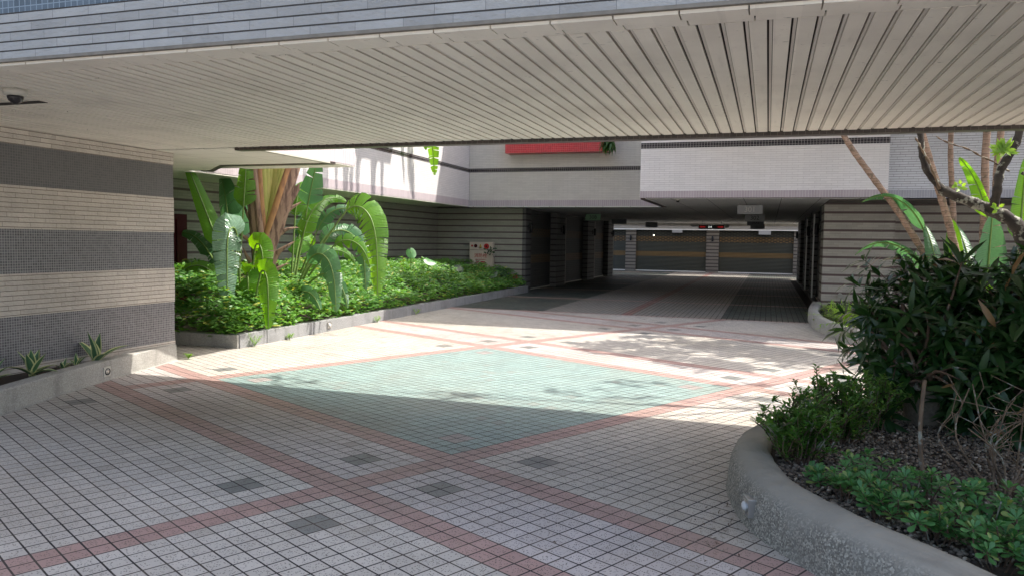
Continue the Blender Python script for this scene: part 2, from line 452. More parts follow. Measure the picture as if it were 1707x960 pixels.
def tile_mat(name, axis):
    q = Mat(name, .5, .4); x, y, z = q.pos()
    if axis: a = ((x-OX)*ca-(y-OY)*sa)/TS; b = ((x-OX)*sa+(y-OY)*ca)/TS
    else: a = x/.111+1000; b = y/.111+1000
    if axis: a = a+1000; b = b+1000
    wob = (q.noise(3, 2)-.5)*.05
    fa = (a+wob).mod(1.); fb = (b+wob).mod(1.)
    ea = fa.mn(fa*-1.+1.); eb = fb.mn(fb*-1.+1.)
    rag = (q.noise(70, 2)-.5)*.022+(q.noise(2.3, 3)-.5)*.03
    ja = (ea+rag).lt(.044 if axis else .055); jb = (eb+rag).lt(.042 if axis else .02); j = ja.mx(jb)
    at_ = q.t.nodes.new('ShaderNodeAttribute'); at_.attribute_name = 'tile'; c = at_.outputs['Color']
    # dimples: small dark pits clustered in the middle of each tile
    vo = q.t.nodes.new('ShaderNodeTexVoronoi'); vo.inputs['Scale'].default_value = 92; q.t.links.new(q.g.outputs['Position'], vo.inputs['Vector'])
    vd = N(q.t, vo.outputs['Distance']); sp = q.t.nodes.new('ShaderNodeSeparateXYZ'); q.t.links.new(vo.outputs['Color'], sp.inputs[0])
    pit = vd.lt(.37)*N(q.t, sp.outputs[0]).gt(.42)*ea.gt(.13)*eb.gt(.13)
    c = q.mix(pit*.8, c, (.055, .05, .048))
    ai = a.floor(); bi = b.floor()
    c = q.scale(c, q.white(ai, bi, 5.)*.17+.915)
    c = q.mix(q.white(ai, bi, 8.).gt(.975)*.35, c, (.22, .19, .16))
    # broad worn / muddy stains
    st = q.ramp(q.noise(.55, 6), .46, .66); c = q.mix(st*.28, c, (.23, .18, .12))
    s2 = q.ramp(q.noise(2.6, 6), .5, .75); c = q.mix(s2*.22, c, (.20, .18, .15))
    dr = q.t.nodes.new('ShaderNodeTexVoronoi'); dr.inputs['Scale'].default_value = 1.6; q.t.links.new(q.g.outputs['Position'], dr.inputs['Vector'])
    c = q.mix(q.ramp(N(q.t, dr.outputs['Distance'])+q.noise(30, 3)*.04, .075, .045)*.6, c, (.10, .085, .075))
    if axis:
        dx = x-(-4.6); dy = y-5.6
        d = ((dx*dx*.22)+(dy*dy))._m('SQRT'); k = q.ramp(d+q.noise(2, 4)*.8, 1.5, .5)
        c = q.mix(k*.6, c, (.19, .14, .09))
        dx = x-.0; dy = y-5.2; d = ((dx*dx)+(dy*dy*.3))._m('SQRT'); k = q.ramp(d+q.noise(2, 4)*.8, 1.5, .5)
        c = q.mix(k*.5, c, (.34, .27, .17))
    c = q.mix(j, c, q.mix(q.ramp(q.noise(1.8, 5), .45, .7), (.03, .026, .026), (.12, .095, .075)))
    q.color(c)
    q.bump((j*-1.+1.)*1.-pit*.3+q.noise(40, 2)*.15, .003)
    q.rough(j*.35+q.noise(9, 3)*.25+.38)
    return q.m
WH = (.50, .465, .415); RED = (.395, .258, .23); GRN = (.24, .33, .31); DK = (.185, .19, .18); PK = (.31, .28, .265); DG = (.035, .05, .043)
SQ_W = [(a, b) for a in (0, -8, -46, -38) for b in (0, -8, 8, 46, 54, 38, 72, 80, 88)]
def plaza_col(a, b):
    gin = -40 <= a < -4 and 6 <= b < 42
    da = (a % 46); 
    # dark 2x2 squares, 8 tiles apart round every band crossing
    sqa = a in (0, 1, -8, -7, -46, -45, -38, -37); sqb = b in (0, 1, -8, -7, 8, 9, 46, 47, 54, 55, 38, 39, 72, 73, 80, 81, 88, 89)
    if sqa and sqb and not (b < 3 and a < -38): return PK if gin else DK
    if a in (-4, -3, 42, 43) or (a in (-42, -41) and b > -4): return RED
    if b in (-4, -3, 4, 5, 42, 43, 50, 51, 76, 77, 84, 85): return RED
    if gin: return GRN
    if -2 <= b < 4 or 44 <= b < 50 or 78 <= b < 84: return (.49, .445, .42)
    return WH
def sheet(name, cells, mat, z):
    """cells: list of (quad corners, colour)"""
    me = bpy.data.meshes.new(name); vs = []; fs = []; cols = []
    for q, c in cells:
        i = len(vs); vs += [(x, y, z) for x, y in q]; fs.append((i, i+1, i+2, i+3)); cols += [(*c, 1)]*4
    me.from_pydata(vs, [], fs)
    at_ = me.color_attributes.new('tile', 'FLOAT_COLOR', 'CORNER')
    at_.data.foreach_set('color', [k for c in cols for k in c])
    me.materials.append(mat); o = bpy.data.objects.new(name, me); C.objects.link(o); return tag(o, kind='structure')
cells = []
for a in range(-140, 110):
    for b in range(-95, 150):
        P = []
        for da, db in ((0, 0), (1, 0), (1, 1), (0, 1)):
            A = (a+da)*TS; B = (b+db)*TS
            P.append((OX+A*ca+B*sa, OY-A*sa+B*ca))
        cx = sum(p[0] for p in P)/4; cy = sum(p[1] for p in P)/4
        if -9 < cx < 9 and -2.5 < cy < 17.0: cells.append((P, plaza_col(a, b)))
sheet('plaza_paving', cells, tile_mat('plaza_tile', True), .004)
cells = []
for i in range(-90, 60):
    for j in range(149, 420):
        x = i*.111; y = j*.111
        r = j-149
        cxx = x+.055+2.87
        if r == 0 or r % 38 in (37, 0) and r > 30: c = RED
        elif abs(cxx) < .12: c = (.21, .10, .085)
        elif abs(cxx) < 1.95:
            c = (.215, .20, .175)  # red, white and green tiles darkened here: passage shade put into their colour
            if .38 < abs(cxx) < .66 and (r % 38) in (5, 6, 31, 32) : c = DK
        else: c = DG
        cells.append((((x, y), (x+.111, y), (x+.111, y+.111), (x, y+.111)), c))
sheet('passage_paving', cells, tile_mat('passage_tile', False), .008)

# ------------------------------------------------------------------ front building (overhead slab)
Z = 2.6
fb = thing('front_building', 'building whose slatted cream soffit spans overhead in the foreground', 'building', (0, 3.55, Z))
bx('facade_wall', ['stone_cool'], fb, (-14, 12, 3.55, 3.8, Z+.012, 2.885))
bx('mosaic_wall', ['mosaic_blue'], fb, (-14, 12, 3.556, 3.8, 2.885, 3.3))
bx('upper_wall', ['white_tile_cool'], fb, (-14, 12, 3.55, 7.6, 3.3, 10))
# soffit edge tiles: two rows
bm = bmesh.new()
for r, (y0, y1) in enumerate(((3.575, 3.69), (3.70, 3.80))):
    x = -14+rnd.random()*.2
    while x < 12:
        box(bm, x, x+.293, y0, y1, Z-.014-.008*(1-r), Z+.01); x += .30
obj('soffit_border', bm, 'slat', fb)
bx('drip_edge', ['dirty'], fb, (-14, 12, 3.545, 3.575, Z-.006, Z+.012))
bx('soffit_backing', ['dark'], fb, (-14, 12, 3.575, 7.68, Z+.03, 3.29))
bm = bmesh.new(); x = -12.0
k0 = 0
while x < 12:
    sag = rnd.uniform(-.0015, .0015)
    box(bm, x, x+.080, 3.815, 7.53, Z-.012+sag, Z+.004+sag)
    # narrow folded lip in the gap
    box(bm, x+.0905, x+.105, 3.815, 7.53, Z-.007+sag, Z+.012, 1)
    x += .108
obj('soffit_slats', bm, ['slat', 'lip'], fb)
bx('soffit_edge_band', ['brown_tile'], fb, (-5.9, 12, 7.535, 7.66, Z-.045, Z+.05))
bx('edge_flashing', ['white_paint'], fb, (-5.9, 12, 7.662, 7.70, Z-.03, Z+.03))
bx('rear_wall', ['white_tile_cool'], fb, (-5.9, 12, 7.602, 7.69, Z+.052, 10))
# loose slat ends at the left: an open dark slit beside the camera dome
bx('open_slat_gap', ['dark'], fb, (-7.0, -5.42, 4.60, 4.68, Z-.0165, Z-.0135))

def add_dome(name, label, x, y, s=1.):
    t = thing(name, label, 'security camera', (x, y, Z-.012))
    bm = bmesh.new(); lathe(bm, (x, y, Z-.012-.05*s), [(.045*s, 0), (.07*s, .006*s), (.078*s, .02*s), (.078*s, .05*s)], 24); obj('housing', bm, 'ivory', t, True)
    bm = bmesh.new(); lathe(bm, (x, y, Z-.012-.105*s), [(.004, 0), (.024*s, .004*s), (.042*s, .018*s), (.052*s, .04*s), (.054*s, .056*s)], 24); obj('dome', bm, 'glass_dome', t, True)
add_dome('security_camera', 'ivory dome camera on the slatted soffit at the upper left edge', -5.17, 4.20)
add_dome('security_camera', 'small dark dome camera under the passage ceiling', -2.02, 18.25, .75)

# ------------------------------------------------------------------ left banded wall and its volume
lw = thing('banded_wall', 'beige split tile wall with broad grey mosaic bands on the left', 'wall', (-7.05, 7.84, 0))
bands = [(0, .25, 'stone_warm'), (.25, .74, 'mosaic_purple'), (.74, 1.16, 'stone_warm'), (1.16, 1.60, 'mosaic_grey'), (1.60, 2.03, 'stone_warm'), (2.03, 2.43, 'mosaic_flat'), (2.43, 2.586, 'stone_warm')]
for a, b, mt in bands:
    o = (0 if mt == 'stone_warm' else .004)
    bx('tile_band' if o == 0 else 'mosaic_band', [mt], lw, (-11, -7.05-o, -4, 7.84-o, a, b))

# ------------------------------------------------------------------ left building
lb = thing('left_building', 'white tiled building along the left side above the leafy bed', 'building', (-8.7, 15, 0))
bx('wing_wall', ['white_tile'], lb, (-12, -5.7, 7.72, 9.93, Z+.20, 10))
bx('wing_tile_band', ['soldier_light'], lb, (-12, -5.694, 7.72, 9.936, Z+.004, Z+.20))
# panel soffit (with the chamfered front corner)
bm = bmesh.new()
def prism(bm, pts, z0, z1, mi=0):
    a = [bm.verts.new((x, y, z0)) for x, y in pts]; b = [bm.verts.new((x, y, z1)) for x, y in pts]
    n = len(pts)
    for i in range(n): bm.faces.new((a[i], a[(i+1) % n], b[(i+1) % n], b[i])).material_index = mi
    bm.faces.new(a[::-1]).material_index = mi; bm.faces.new(b).material_index = mi
prism(bm, [(-14, 7.54), (-5.93, 7.54), (-5.93, 7.71), (-5.78, 7.71), (-5.78, 9.25), (-7.5, 9.25), (-8.25, 9.95), (-14, 9.95)], Z-.02, Z+.003)
obj('panel_soffit', bm, 'panel_warm', lb)
bm = bmesh.new(); prism(bm, [(-5.78, 9.253), (-5.70, 9.253), (-5.70, 9.40), (-7.55, 9.40), (-8.32, 10.10), (-8.45, 9.98), (-8.253, 9.953), (-7.5, 9.253)], Z-.03, Z+.002)
obj('soffit_edge_band', bm, 'brown_tile', lb)
bx('side_flashing', ['ivory'], lb, (-5.777, -5.69, 7.71, 9.25, Z-.025, Z+.0035))
bx('corner_soffit', ['panel_warm'], lb, (-7.56, -5.7, 9.403, 9.93, Z-.012, Z+.003))
bx('upper_wall', ['white_tile'], lb, (-12, -8.7, 9.94, 22.6, Z+.19, 3.62), (-12, -8.7, 9.94, 22.6, 3.735, 10))
bx('mosaic_strip', ['mosaic_black'], lb, (-12, -8.704, 9.94, 22.6, 3.62, 3.735))
bx('tile_band', ['soldier_light'], lb, (-12, -8.694, 9.94, 21.99, Z+.005, Z+.19))
bx('overhang_soffit', ['panel_warm'], lb, (-10.2, -8.70, 9.96, 22.75, Z-.02, Z+.003))
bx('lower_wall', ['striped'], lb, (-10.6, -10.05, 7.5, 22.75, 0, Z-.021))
bx('added_shadow_ledge', ['white_tile'], lb, (-8.69, -7.25, 9.95, 17.75, 6.15, 7.0))  # unseen ledge added overhead to cast the block shadow on this wall
tag(bx('red_door', ['dark_red'], None, (-10.04, -9.98, 11.1, 11.42, .25, 1.95), (-9.985, -9.955, 11.14, 11.38, .35, 1.85)), 'narrow dark red panel door on the shaded striped wall at left', 'door')

# ------------------------------------------------------------------ rear building over the passage
rb = thing('rear_building', 'white tiled building bridging the dark shutter lined passage', 'building', (-2.9, 20, 0))
# recessed face Y=22
bx('upper_wall', ['cream_tile'], rb, (-8.69, -2.86, 22, 24, Z+.18, 3.62), (-8.69, -2.86, 22, 24, 3.735, 10.2), (-8.69, -2.86, 24, 36.4, Z+.18, 10.2))
bx('mosaic_strip', ['mosaic_black'], rb, (-8.69, -2.86, 21.996, 23.9, 3.62, 3.735))
bx('tile_band', ['soldier'], rb, (-8.69, -2.86, 21.993, 23.9, Z+.004, Z+.18))
# projecting bay Y=18
bx('bay_wall', ['white_tile'], rb, (-2.86, 2.36, 18, 36.4, Z+.16, 3.73), (-2.86, 2.36, 18, 36.4, 3.86, 10.2))
bx('bay_mosaic_strip', ['mosaic_black'], rb, (-2.864, 2.364, 17.996, 36, 3.73, 3.86))
bx('bay_tile_band', ['soldier'], rb, (-2.866, 2.366, 17.994, 36, Z+.004, Z+.16))
bx('bay_edge_trim', ['brownpaint'], rb, (-2.86, -2.74, 18.1, 21.99, Z-.03, Z+.003), (-2.72, 2.36, 17.996, 18.03, Z-.012, Z+.003))
bx('shadow_overhang', ['cream_tile'], rb, (-2.0, 13, 16.6, 17.98, 4.6, 10.2))  # unseen overhang, shaped so its shadow edge falls across the plaza
# ceiling
bx('passage_ceiling', ['panel_grey'], rb, (-10.04, -2.74, 22.0, 38.9, Z-.02, Z+.003), (-2.735, 2.36, 18.035, 38.9, Z-.02, Z+.003))
bx('end_beam', ['cream_tile'], rb, (-8.69, 2.36, 38.905, 39.2, Z-.15, 10.2))
# right part
bx('right_upper_wall', ['white_tile_cool'], rb, (2.37, 14, 18.35, 30, Z+.17, 4.2))
bx('right_tile_band', ['soldier_grey'], rb, (2.37, 14, 18.344, 30, Z+.0, Z+.17))
bx('right_storeys', ['white_tile_cool'], rb, (2.37, 14, 18.36, 30, 4.2, 10.2))
bx('right_soffit', ['brownpaint'], rb, (1.26, 14, 18.4, 20.6, Z-.035, Z-.021))
bx('right_lower_wall', ['striped_right'], rb, (1.25, 2.8, 19.9, 20.9, 0, Z-.036), (2.8, 14, 20.4, 20.9, 0, Z-.036))
bx('right_downpipe_shadow_joint', ['brownpaint'], rb, (2.8, 2.815, 19.95, 20.39, 0, Z-.037)) if False else None
# left end wall beside the passage
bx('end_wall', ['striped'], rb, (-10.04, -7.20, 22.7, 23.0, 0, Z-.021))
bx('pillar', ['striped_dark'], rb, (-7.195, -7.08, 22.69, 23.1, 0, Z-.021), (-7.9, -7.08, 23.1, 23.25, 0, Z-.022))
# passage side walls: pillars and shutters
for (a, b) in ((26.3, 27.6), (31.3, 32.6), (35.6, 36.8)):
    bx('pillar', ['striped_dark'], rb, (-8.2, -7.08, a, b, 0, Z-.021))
    bx('pillar_edge', ['ivory'], rb, (-7.09, -7.07, b+.001, b+.02, 0, 2.45))
for (a, b) in ((23.25, 26.3), (27.6, 31.3), (32.6, 35.6)):
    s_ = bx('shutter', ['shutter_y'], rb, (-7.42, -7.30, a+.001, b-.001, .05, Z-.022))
    bx('bottom_rail', ['ivory'], s_, (-7.43, -7.285, a+.002, b-.002, .012, .05))
for (a, b) in ((20.9, 21.5), (24.9, 25.9), (29.4, 30.4), (33.6, 36.8)):
    bx('pillar', ['striped_dark'], rb, (1.25, 2.4, a+.001, b, 0, Z-.021))
for (a, b) in ((21.5, 24.9), (25.9, 29.4), (30.4, 33.6)):
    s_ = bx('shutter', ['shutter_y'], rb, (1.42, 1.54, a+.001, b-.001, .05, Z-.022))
    bx('bottom_rail', ['ivory'], s_, (1.40, 1.55, a+.002, b-.002, .012, .05))
for yr in (21.5, 24.8, 29.3): bx('rail', ['steel'], rb, (1.27, 1.31, yr, yr+.04, .01, 2.5))
tag(bx('gutter', ['dark'], None, (.98, 1.2, 18.2, 36.4, .009, .016)), kind='structure')
# red flower box high on the recessed face
fbx = bx('red_window_box', ['red_tile'], None, (-7.4, -4.35, 21.55, 21.985, 4.12, 4.75)); tag(fbx, 'long red mosaic flower box high on the recessed rear wall', 'flower box')
bx('box_lip', ['white_paint'], fbx, (-7.44, -4.31, 21.51, 21.98, 4.755, 4.80))

# ------------------------------------------------------------------ far building behind the passage
fa = thing('far_building', 'far shuttered building closing the end of the passage', 'building', (-3, 44, 0))
bx('upper_wall', ['white_tile'], fa, (-14, 8, 43.9, 46, 2.56, 10.5))
bx('fascia', ['far_tile'], fa, (-14, 8, 43.88, 44.2, 2.38, 2.557))
bx('fascia_rail', ['white_paint'], fa, (-14, 8, 43.80, 43.878, 2.33, 2.385))
bx('added_shade_tower', ['cream_tile'], fa, (-20, 5.2, 46.01, 47, 0, 22))  # unseen tower added to keep sun off the left of the far floor
for a, b in ((-7.73, -7.15), (-3.25, -2.58), (1.3, 2.0), (-12, -11.4)):
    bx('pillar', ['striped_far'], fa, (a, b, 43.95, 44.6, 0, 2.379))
for a, b in ((-7.15, -3.25), (-2.58, 1.3), (-11.4, -7.73), (2.0, 6.0)):
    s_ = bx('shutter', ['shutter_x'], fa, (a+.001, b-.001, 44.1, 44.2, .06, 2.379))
    bx('bottom_rail', ['white_paint'], s_, (a+.002, b-.002, 44.07, 44.22, .015, .06))

# ------------------------------------------------------------------ wall lamps, signs, fittings
def wall_lamp(x, y, z, side, label):
    """side: +1 lamp sticks out to +x, -1 to -x, 0 towards the camera"""
    t = thing('wall_lamp', label, 'wall lamp', (x, y, z), 'black wall lamps in the passage')
    dx, dy = (side, 0) if side else (0, -1)
    bm = bmesh.new(); box(bm, *sorted((x, x+dx*.02+(.05 if not dx else 0))), *sorted((y-(.05 if dx else 0), y+dy*.02+(.05 if dx else 0))), z-.09, z+.09); obj('bracket', bm, 'black', t)
    bm = bmesh.new(); c = (x+dx*.09, y+dy*.09, z-.15); lathe(bm, c, [(.03, 0), (.05, .02), (.05, .28), (.03, .30)], 14); obj('lamp_body', bm, 'black', t, True)
    bm = bmesh.new(); tube(bm, [(x+dx*.015, y+dy*.015, z), (x+dx*.06, y+dy*.06, z)], .018, 8); obj('arm', bm, 'black', t)
wall_lamp(-7.08, 22.95, 1.98, 1, 'black wall lamp on the passage pillar nearest the leafy bed')
wall_lamp(-7.08, 27.0, 2.0, 1, 'black wall lamp on the second left pillar of the passage')
wall_lamp(-7.08, 32.2, 2.0, 1, 'black wall lamp on the third left pillar of the passage')
wall_lamp(-7.08, 36.3, 2.0, 1, 'black wall lamp on the last left pillar beside the far shutters')
wall_lamp(-7.44, 43.95, 1.86, 0, 'black wall lamp on the narrow far pillar at left')
wall_lamp(-2.92, 43.95, 1.86, 0, 'black wall lamp on the far pillar between two wide shutters')
wall_lamp(1.25, 21.2, 1.98, -1, 'black wall lamp on the nearest right pillar of the passage')
wall_lamp(1.25, 25.4, 2.0, -1, 'black wall lamp on the second right pillar of the passage')
wall_lamp(1.25, 35.2, 2.0, -1, 'black wall lamp on the last right pillar of the passage')

def hang_sign(x, y, z, w_, h_, plate, txt, ink, label):
    t = thing('hanging_sign', label, 'hanging sign', (x, y, z+h_/2), 'number signs hanging from the passage ceiling')
    bx('plate', [plate], t, (x-w_/2, x+w_/2, y-.02, y+.02, z-h_/2, z+h_/2), bevel=.004)
    for s in (-1, 1):
        bm = bmesh.new(); tube(bm, [(x+s*w_*.4, y, z+h_/2), (x+s*w_*.4, y, Z-.015)], .006, 6); obj('hanger', bm, 'steel', t)
    if txt: text('lettering', txt, h_*.85, (x, y-.0225, z), (PI/2, 0, 0), ink, t)
hang_sign(-.46, 20.2, 2.43, .60, .22, 'sign_grey', '301', 'ink_white', 'nearest grey hanging sign under the passage ceiling')
hang_sign(-.42, 25.0, 2.38, .58, .21, 'sign_grey', '302', 'ink', 'grey hanging sign reading 302')
hang_sign(-.46, 29.3, 2.36, .58, .22, 'sign_dark', '303', 'ink', 'dark hanging sign reading 303')
hang_sign(-.44, 33.5, 2.31, .56, .20, 'sign_dark', '', 'ink', 'dark blank hanging sign below the 303 sign')
hang_sign(-6.0, 27.3, 2.46, .55, .22, 'sign_green', '308', 'ink', 'pale green hanging sign reading 308')
hang_sign(-6.15, 33.2, 2.48, .65, .22, 'sign_dark', '', 'ink', 'dark teal hanging sign behind the green 308 sign')
hang_sign(-5.05, 35.3, 2.40, .55, .24, 'sign_dark', '', 'ink', 'dark hanging sign above the far left pillar')
tag(bx('wall_plate', ['sign_grey'], None, (-.5, .12, 43.70, 43.78, 2.12, 2.32)), 'pale plate under the far fascia on the right', 'sign')
tag(bx('wall_plate', ['sign_grey'], None, (-5.1, -4.55, 43.70, 43.78, 2.18, 2.33)), 'faint plate under the far fascia on the left', 'sign')
t = thing('display_sign', 'black display sign with red arrows above the far pillar', 'display sign', (-2.35, 34, 2.3))
bm = bmesh.new(); prism(bm, [(-2.86, 34), (-1.78, 34), (-1.84, 34.08), (-2.8, 34.08)], 2.20, 2.39); obj('screen_case', bm, 'black', t)
bx('end_cap', ['white_paint'], t, (-3.2, -2.87, 34.0, 34.08, 2.30, 2.40)); bx('end_cap', ['white_paint'], t, (-1.77, -1.60, 34, 34.08, 2.26, 2.40))
for s in (-1, 1):
    bm = bmesh.new(); tube(bm, [(-2.32+s*.4, 34.04, 2.39), (-2.32+s*.4, 34.04, 2.585)], .01, 6); obj('hanger', bm, 'steel', t)
for s in (-1, 1):
    bm = bmesh.new(); cx = -2.32+s*.36; y = 33.992
    box(bm, cx-.10, cx+.06, y, y+.006, 2.275, 2.315) if s > 0 else box(bm, cx-.06, cx+.10, y, y+.006, 2.275, 2.315)
    a = [bm.verts.new((cx+s*.06, y, 2.255)), bm.verts.new((cx+s*.14, y, 2.295)), bm.verts.new((cx+s*.06, y, 2.335))]; bm.faces.new(a)
    obj('arrow', bm, 'led_red', t)
text('lettering', '210', .10, (-2.38, 33.99, 2.29), (PI/2, 0, 0), 'led_white', t)
bm = bmesh.new(); bmesh.ops.create_icosphere(bm, subdivisions=2, radius=.035, matrix=Matrix.Translation((-6.1, 43.6, 2.02))); obj('spot_light', bm, 'lamp_on', None, True)
tag(bpy.data.objects['spot_light'], 'tiny lit spot lamp in front of the far left shutter', 'lamp')
# brass nozzle on the right wall
t = thing('wall_tap', 'small round pipe outlet low on the right striped wall', 'pipe outlet', (1.66, 19.9, .36))
bm = bmesh.new(); disc(bm, (1.66, 19.80, .40), .055, .02); obj('cap', bm, 'steel', t, False); bm = bmesh.new(); disc(bm, (1.66, 19.82, .40), .035, .08); obj('pipe', bm, 'steel', t)

# hydrant cabinet
hc = thing('hydrant_cabinet', 'tan fire hydrant cabinet with red writing on the shaded striped wall', 'hydrant cabinet', (-8.48, 22.62, .3))
bx('case', ['cab'], hc, (-8.86, -8.10, 22.50, 22.695, .30, 1.52), bevel=.008)
dr = bx('door', ['cab'], hc, (-8.81, -8.15, 22.485, 22.499, .35, 1.26), bevel=.003)
bx('door_gap', ['black'], hc, (-8.84, -8.12, 22.494, 22.4985, 1.268, 1.278))
bm = bmesh.new(); disc(bm, (-8.29, 22.482, 1.39), .085, .02); rl = obj('alarm_button', bm, 'red_paint', hc); 
bm = bmesh.new(); disc(bm, (-8.29, 22.478, 1.39), .03, .01); obj('button_centre', bm, 'dark_red', rl)
bm = bmesh.new(); disc(bm, (-8.65, 22.484, 1.40), .055, .016); obj('bell', bm, 'dark_red', hc)
bm = bmesh.new(); lathe(bm, (-8.48, 22.47, 1.33), [(.03, 0), (.035, .05), (.025, .08), (.012, .12)], 12); obj('indicator_lamp', bm, 'gold', hc, True)
bx('plate', ['red_paint'], hc, (-8.80, -8.745, 22.492, 22.4995, 1.37, 1.43))
text('lettering', '消防栓', .145, (-8.48, 22.482, 1.09), (PI/2, 0, 0), 'red_paint', dr)
text('lettering', 'FIRE HYDRANT', .05, (-8.48, 22.482, .975), (PI/2, 0, 0), 'red_paint', dr)
for z_, w_ in ((.90, .30), (.86, .36), (.80, .28), (.74, .34), (.68, .30)):
    bx('printed_line', ['red_paint'], dr, (-8.48-w_/2, -8.48-w_/6, 22.4815, 22.4845, z_, z_+.018), (-8.48, -8.48+w_/2, 22.4815, 22.4845, z_-.008, z_+.022))

# ------------------------------------------------------------------ planters
def sweep(bm, path, prof, closed=False):
    """prof: (offset inwards from the path, height); left of travel = inwards"""
    n = len(path); rows = []
    for i, p in enumerate(path):
        a = Vector(path[max(i-1, 0)]); b = Vector(path[min(i+1, n-1)]); d = (b-a).normalized(); nn = Vector((-d.y, d.x))
        rows.append([bm.verts.new((p[0]+nn.x*o, p[1]+nn.y*o, h)) for o, h in prof])
    for r, s in zip(rows, rows[1:]):
        for k in range(len(prof)-1): bm.faces.new((r[k], s[k], s[k+1], r[k+1]))
    bm.faces.new(rows[0][::-1]); bm.faces.new(rows[-1])
    bmesh.ops.recalc_face_normals(bm, faces=bm.faces)
def path2(pts, n=8): return [(p.x, p.y) for p in smoothpath([(x, y, 0) for x, y in pts], n)]
# left planter in front of the banded wall
lp = thing('left_planter', 'low concrete planter curb along the banded wall', 'planter', (-6.8, 6, 0))
bm = bmesh.new(); sweep(bm, path2([(-4.6, -2), (-5.35, 2.2), (-6.21, 4.83), (-6.53, 5.8), (-6.79, 6.8), (-7.03, 7.83)], 6), [(-.05, 0), (-.012, .012), (0, .2), (.012, .212), (.15, .212), (.16, .0)]); obj('curb', bm, 'curb_left', lp)
bm = bmesh.new(); prism(bm, [(-4.8, -2), (-5.5, 2.2), (-6.34, 4.83), (-6.66, 5.8), (-6.92, 6.8), (-7.045, 7.5), (-7.045, -2)], .01, .17); obj('soil', bm, 'soil', lp)
# left bed curb: granite blocks
bd = thing('bed_curb', 'grey stone curb edging the long leafy bed', 'curb', (-7, 12, 0))
y = 9.0; bm = bmesh.new()
first = True
ys = [9.0, 9.62, 10.85, 12.1, 13.3, 14.5, 15.7, 16.9, 18.1, 19.3, 20.5, 21.7, 22.69]
for a, b in zip(ys, ys[1:]): box(bm, -7.14, -6.98+rnd.uniform(-.004, .004), a+.004, b-.004, 0, .2+rnd.uniform(-.003, .003))
obj('stone_block', bm, 'curb_granite', bd, bevel=.006)
bx('end_curb', ['curb_left'], bd, (-10.03, -7.0, 8.97, 9.12, 0, .195), bevel=.008)
bx('soil', ['soil'], bd, (-10.04, -7.145, 9.125, 22.65, .0, .16))
# right island planter
rp = thing('island_planter', 'rounded pebble concrete planter at lower right', 'planter', (1.2, 5.4, 0))
outer = path2([(1.9, 2.35), (1.0, 3.0), (.5, 3.55), (.22, 3.9), (-.02, 4.28), (-.15, 4.72), (-.2, 5.2), (-.13, 5.75), (.15, 6.35), (.65, 6.95), (1.3, 7.6), (2.2, 8.4), (3.4, 9.0), (5, 9.2)], 18)
bm = bmesh.new(); sweep(bm, outer[::-1], [(-.01, 0), (-.003, .03), (.004, .09), (.012, .15), (.035, .22), (.075, .255), (.13, .268), (.19, .27), (.235, .265), (.255, .245), (.262, .2), (.27, 0)])
for v_ in bm.verts:
    k_ = noise.noise_vector(v_.co*4)*.010+noise.noise_vector(v_.co*13)*.007
    if v_.co.z > .05: v_.co += k_
obj('curb', bm, 'curb_right', rp, True)
inner = path2([(2.1, 2.6), (1.2, 3.2), (.7, 3.75), (.42, 4.05), (.2, 4.4), (.09, 4.8), (.04, 5.2), (.1, 5.65), (.35, 6.2), (.85, 6.8), (1.5, 7.45), (2.4, 8.2), (3.4, 8.75), (5, 8.95)], 4)
bm = bmesh.new(); prism(bm, inner+[(5, 2.6)], .01, .205); obj('soil', bm, 'soil', rp)
# right back bed by the wall
rbk = thing('wall_planter', 'pale concrete planter below the right striped wall', 'planter', (1.3, 16, 0))
bm = bmesh.new(); sweep(bm, path2([(1.25, 19.88), (1.04, 17.5), (1.03, 16.4), (1.09, 15.2), (1.4, 13.7), (2.1, 12.5), (3.2, 11.8), (6, 11.4)], 6)[::-1], [(-.01, 0), (0, .22), (.02, .235), (.18, .235), (.19, 0)]); obj('curb', bm, 'curb_left', rbk, True)
bm = bmesh.new(); prism(bm, [(1.4, 19.88), (1.17, 17.5), (1.16, 16.4), (1.22, 15.3), (1.53, 13.85), (2.2, 12.65), (3.2, 12.0), (6, 11.6), (6, 19.88)], .01, .19); obj('soil', bm, 'soil', rbk)

def curb_light(p, nrm, label, oval=False):
    """square recessed step light on a curb face"""
    t = thing('curb_light', label, 'curb light', p, 'lights set in the planter curbs')
    nv = Vector((nrm[0], nrm[1], 0)).normalized(); tv = Vector((-nv.y, nv.x, 0)); P = Vector(p)
    def pl(name, w_, h_, t0, t1, mat):
        bm = bmesh.new(); vs = []
        for d in (t0, t1):
            for a, b in ((-1, -1), (1, -1), (1, 1), (-1, 1)): vs.append(bm.verts.new(P+tv*(a*w_/2)+Vector((0, 0, b*h_/2))+nv*d))
        for f in ((0, 1, 2, 3), (4, 7, 6, 5), (0, 4, 5, 1), (1, 5, 6, 2), (2, 6, 7, 3), (3, 7, 4, 0)): bm.faces.new([vs[i] for i in f])
        bmesh.ops.recalc_face_normals(bm, faces=bm.faces); obj(name, bm, mat, t, bevel=.002)
    pl('plate', .12, .10, -.04, .018, 'ivory' if not oval else 'steel')
    bm = bmesh.new(); bmesh.ops.create_uvsphere(bm, u_segments=16, v_segments=10, radius=1)
    for v in bm.verts: v.co = P+tv*(v.co.x*.036)+Vector((0, 0, v.co.z*.028))+nv*(.017+v.co.y*(.022 if oval else .008))
    obj('lens', bm, 'lamp_glass' if oval else 'steel', t, True)
    bm = bmesh.new(); tube(bm, [P+tv*(.042*math.cos(k*PI/8))+Vector((0, 0, .033*math.sin(k*PI/8)))+nv*.020 for k in range(17)], .005, 6, False); obj('ring', bm, 'black' if not oval else 'steel', t, True)
curb_light((-6.695, 6.42, .10), (1, .26), 'square curb light with dark ring on the planter below the banded wall')
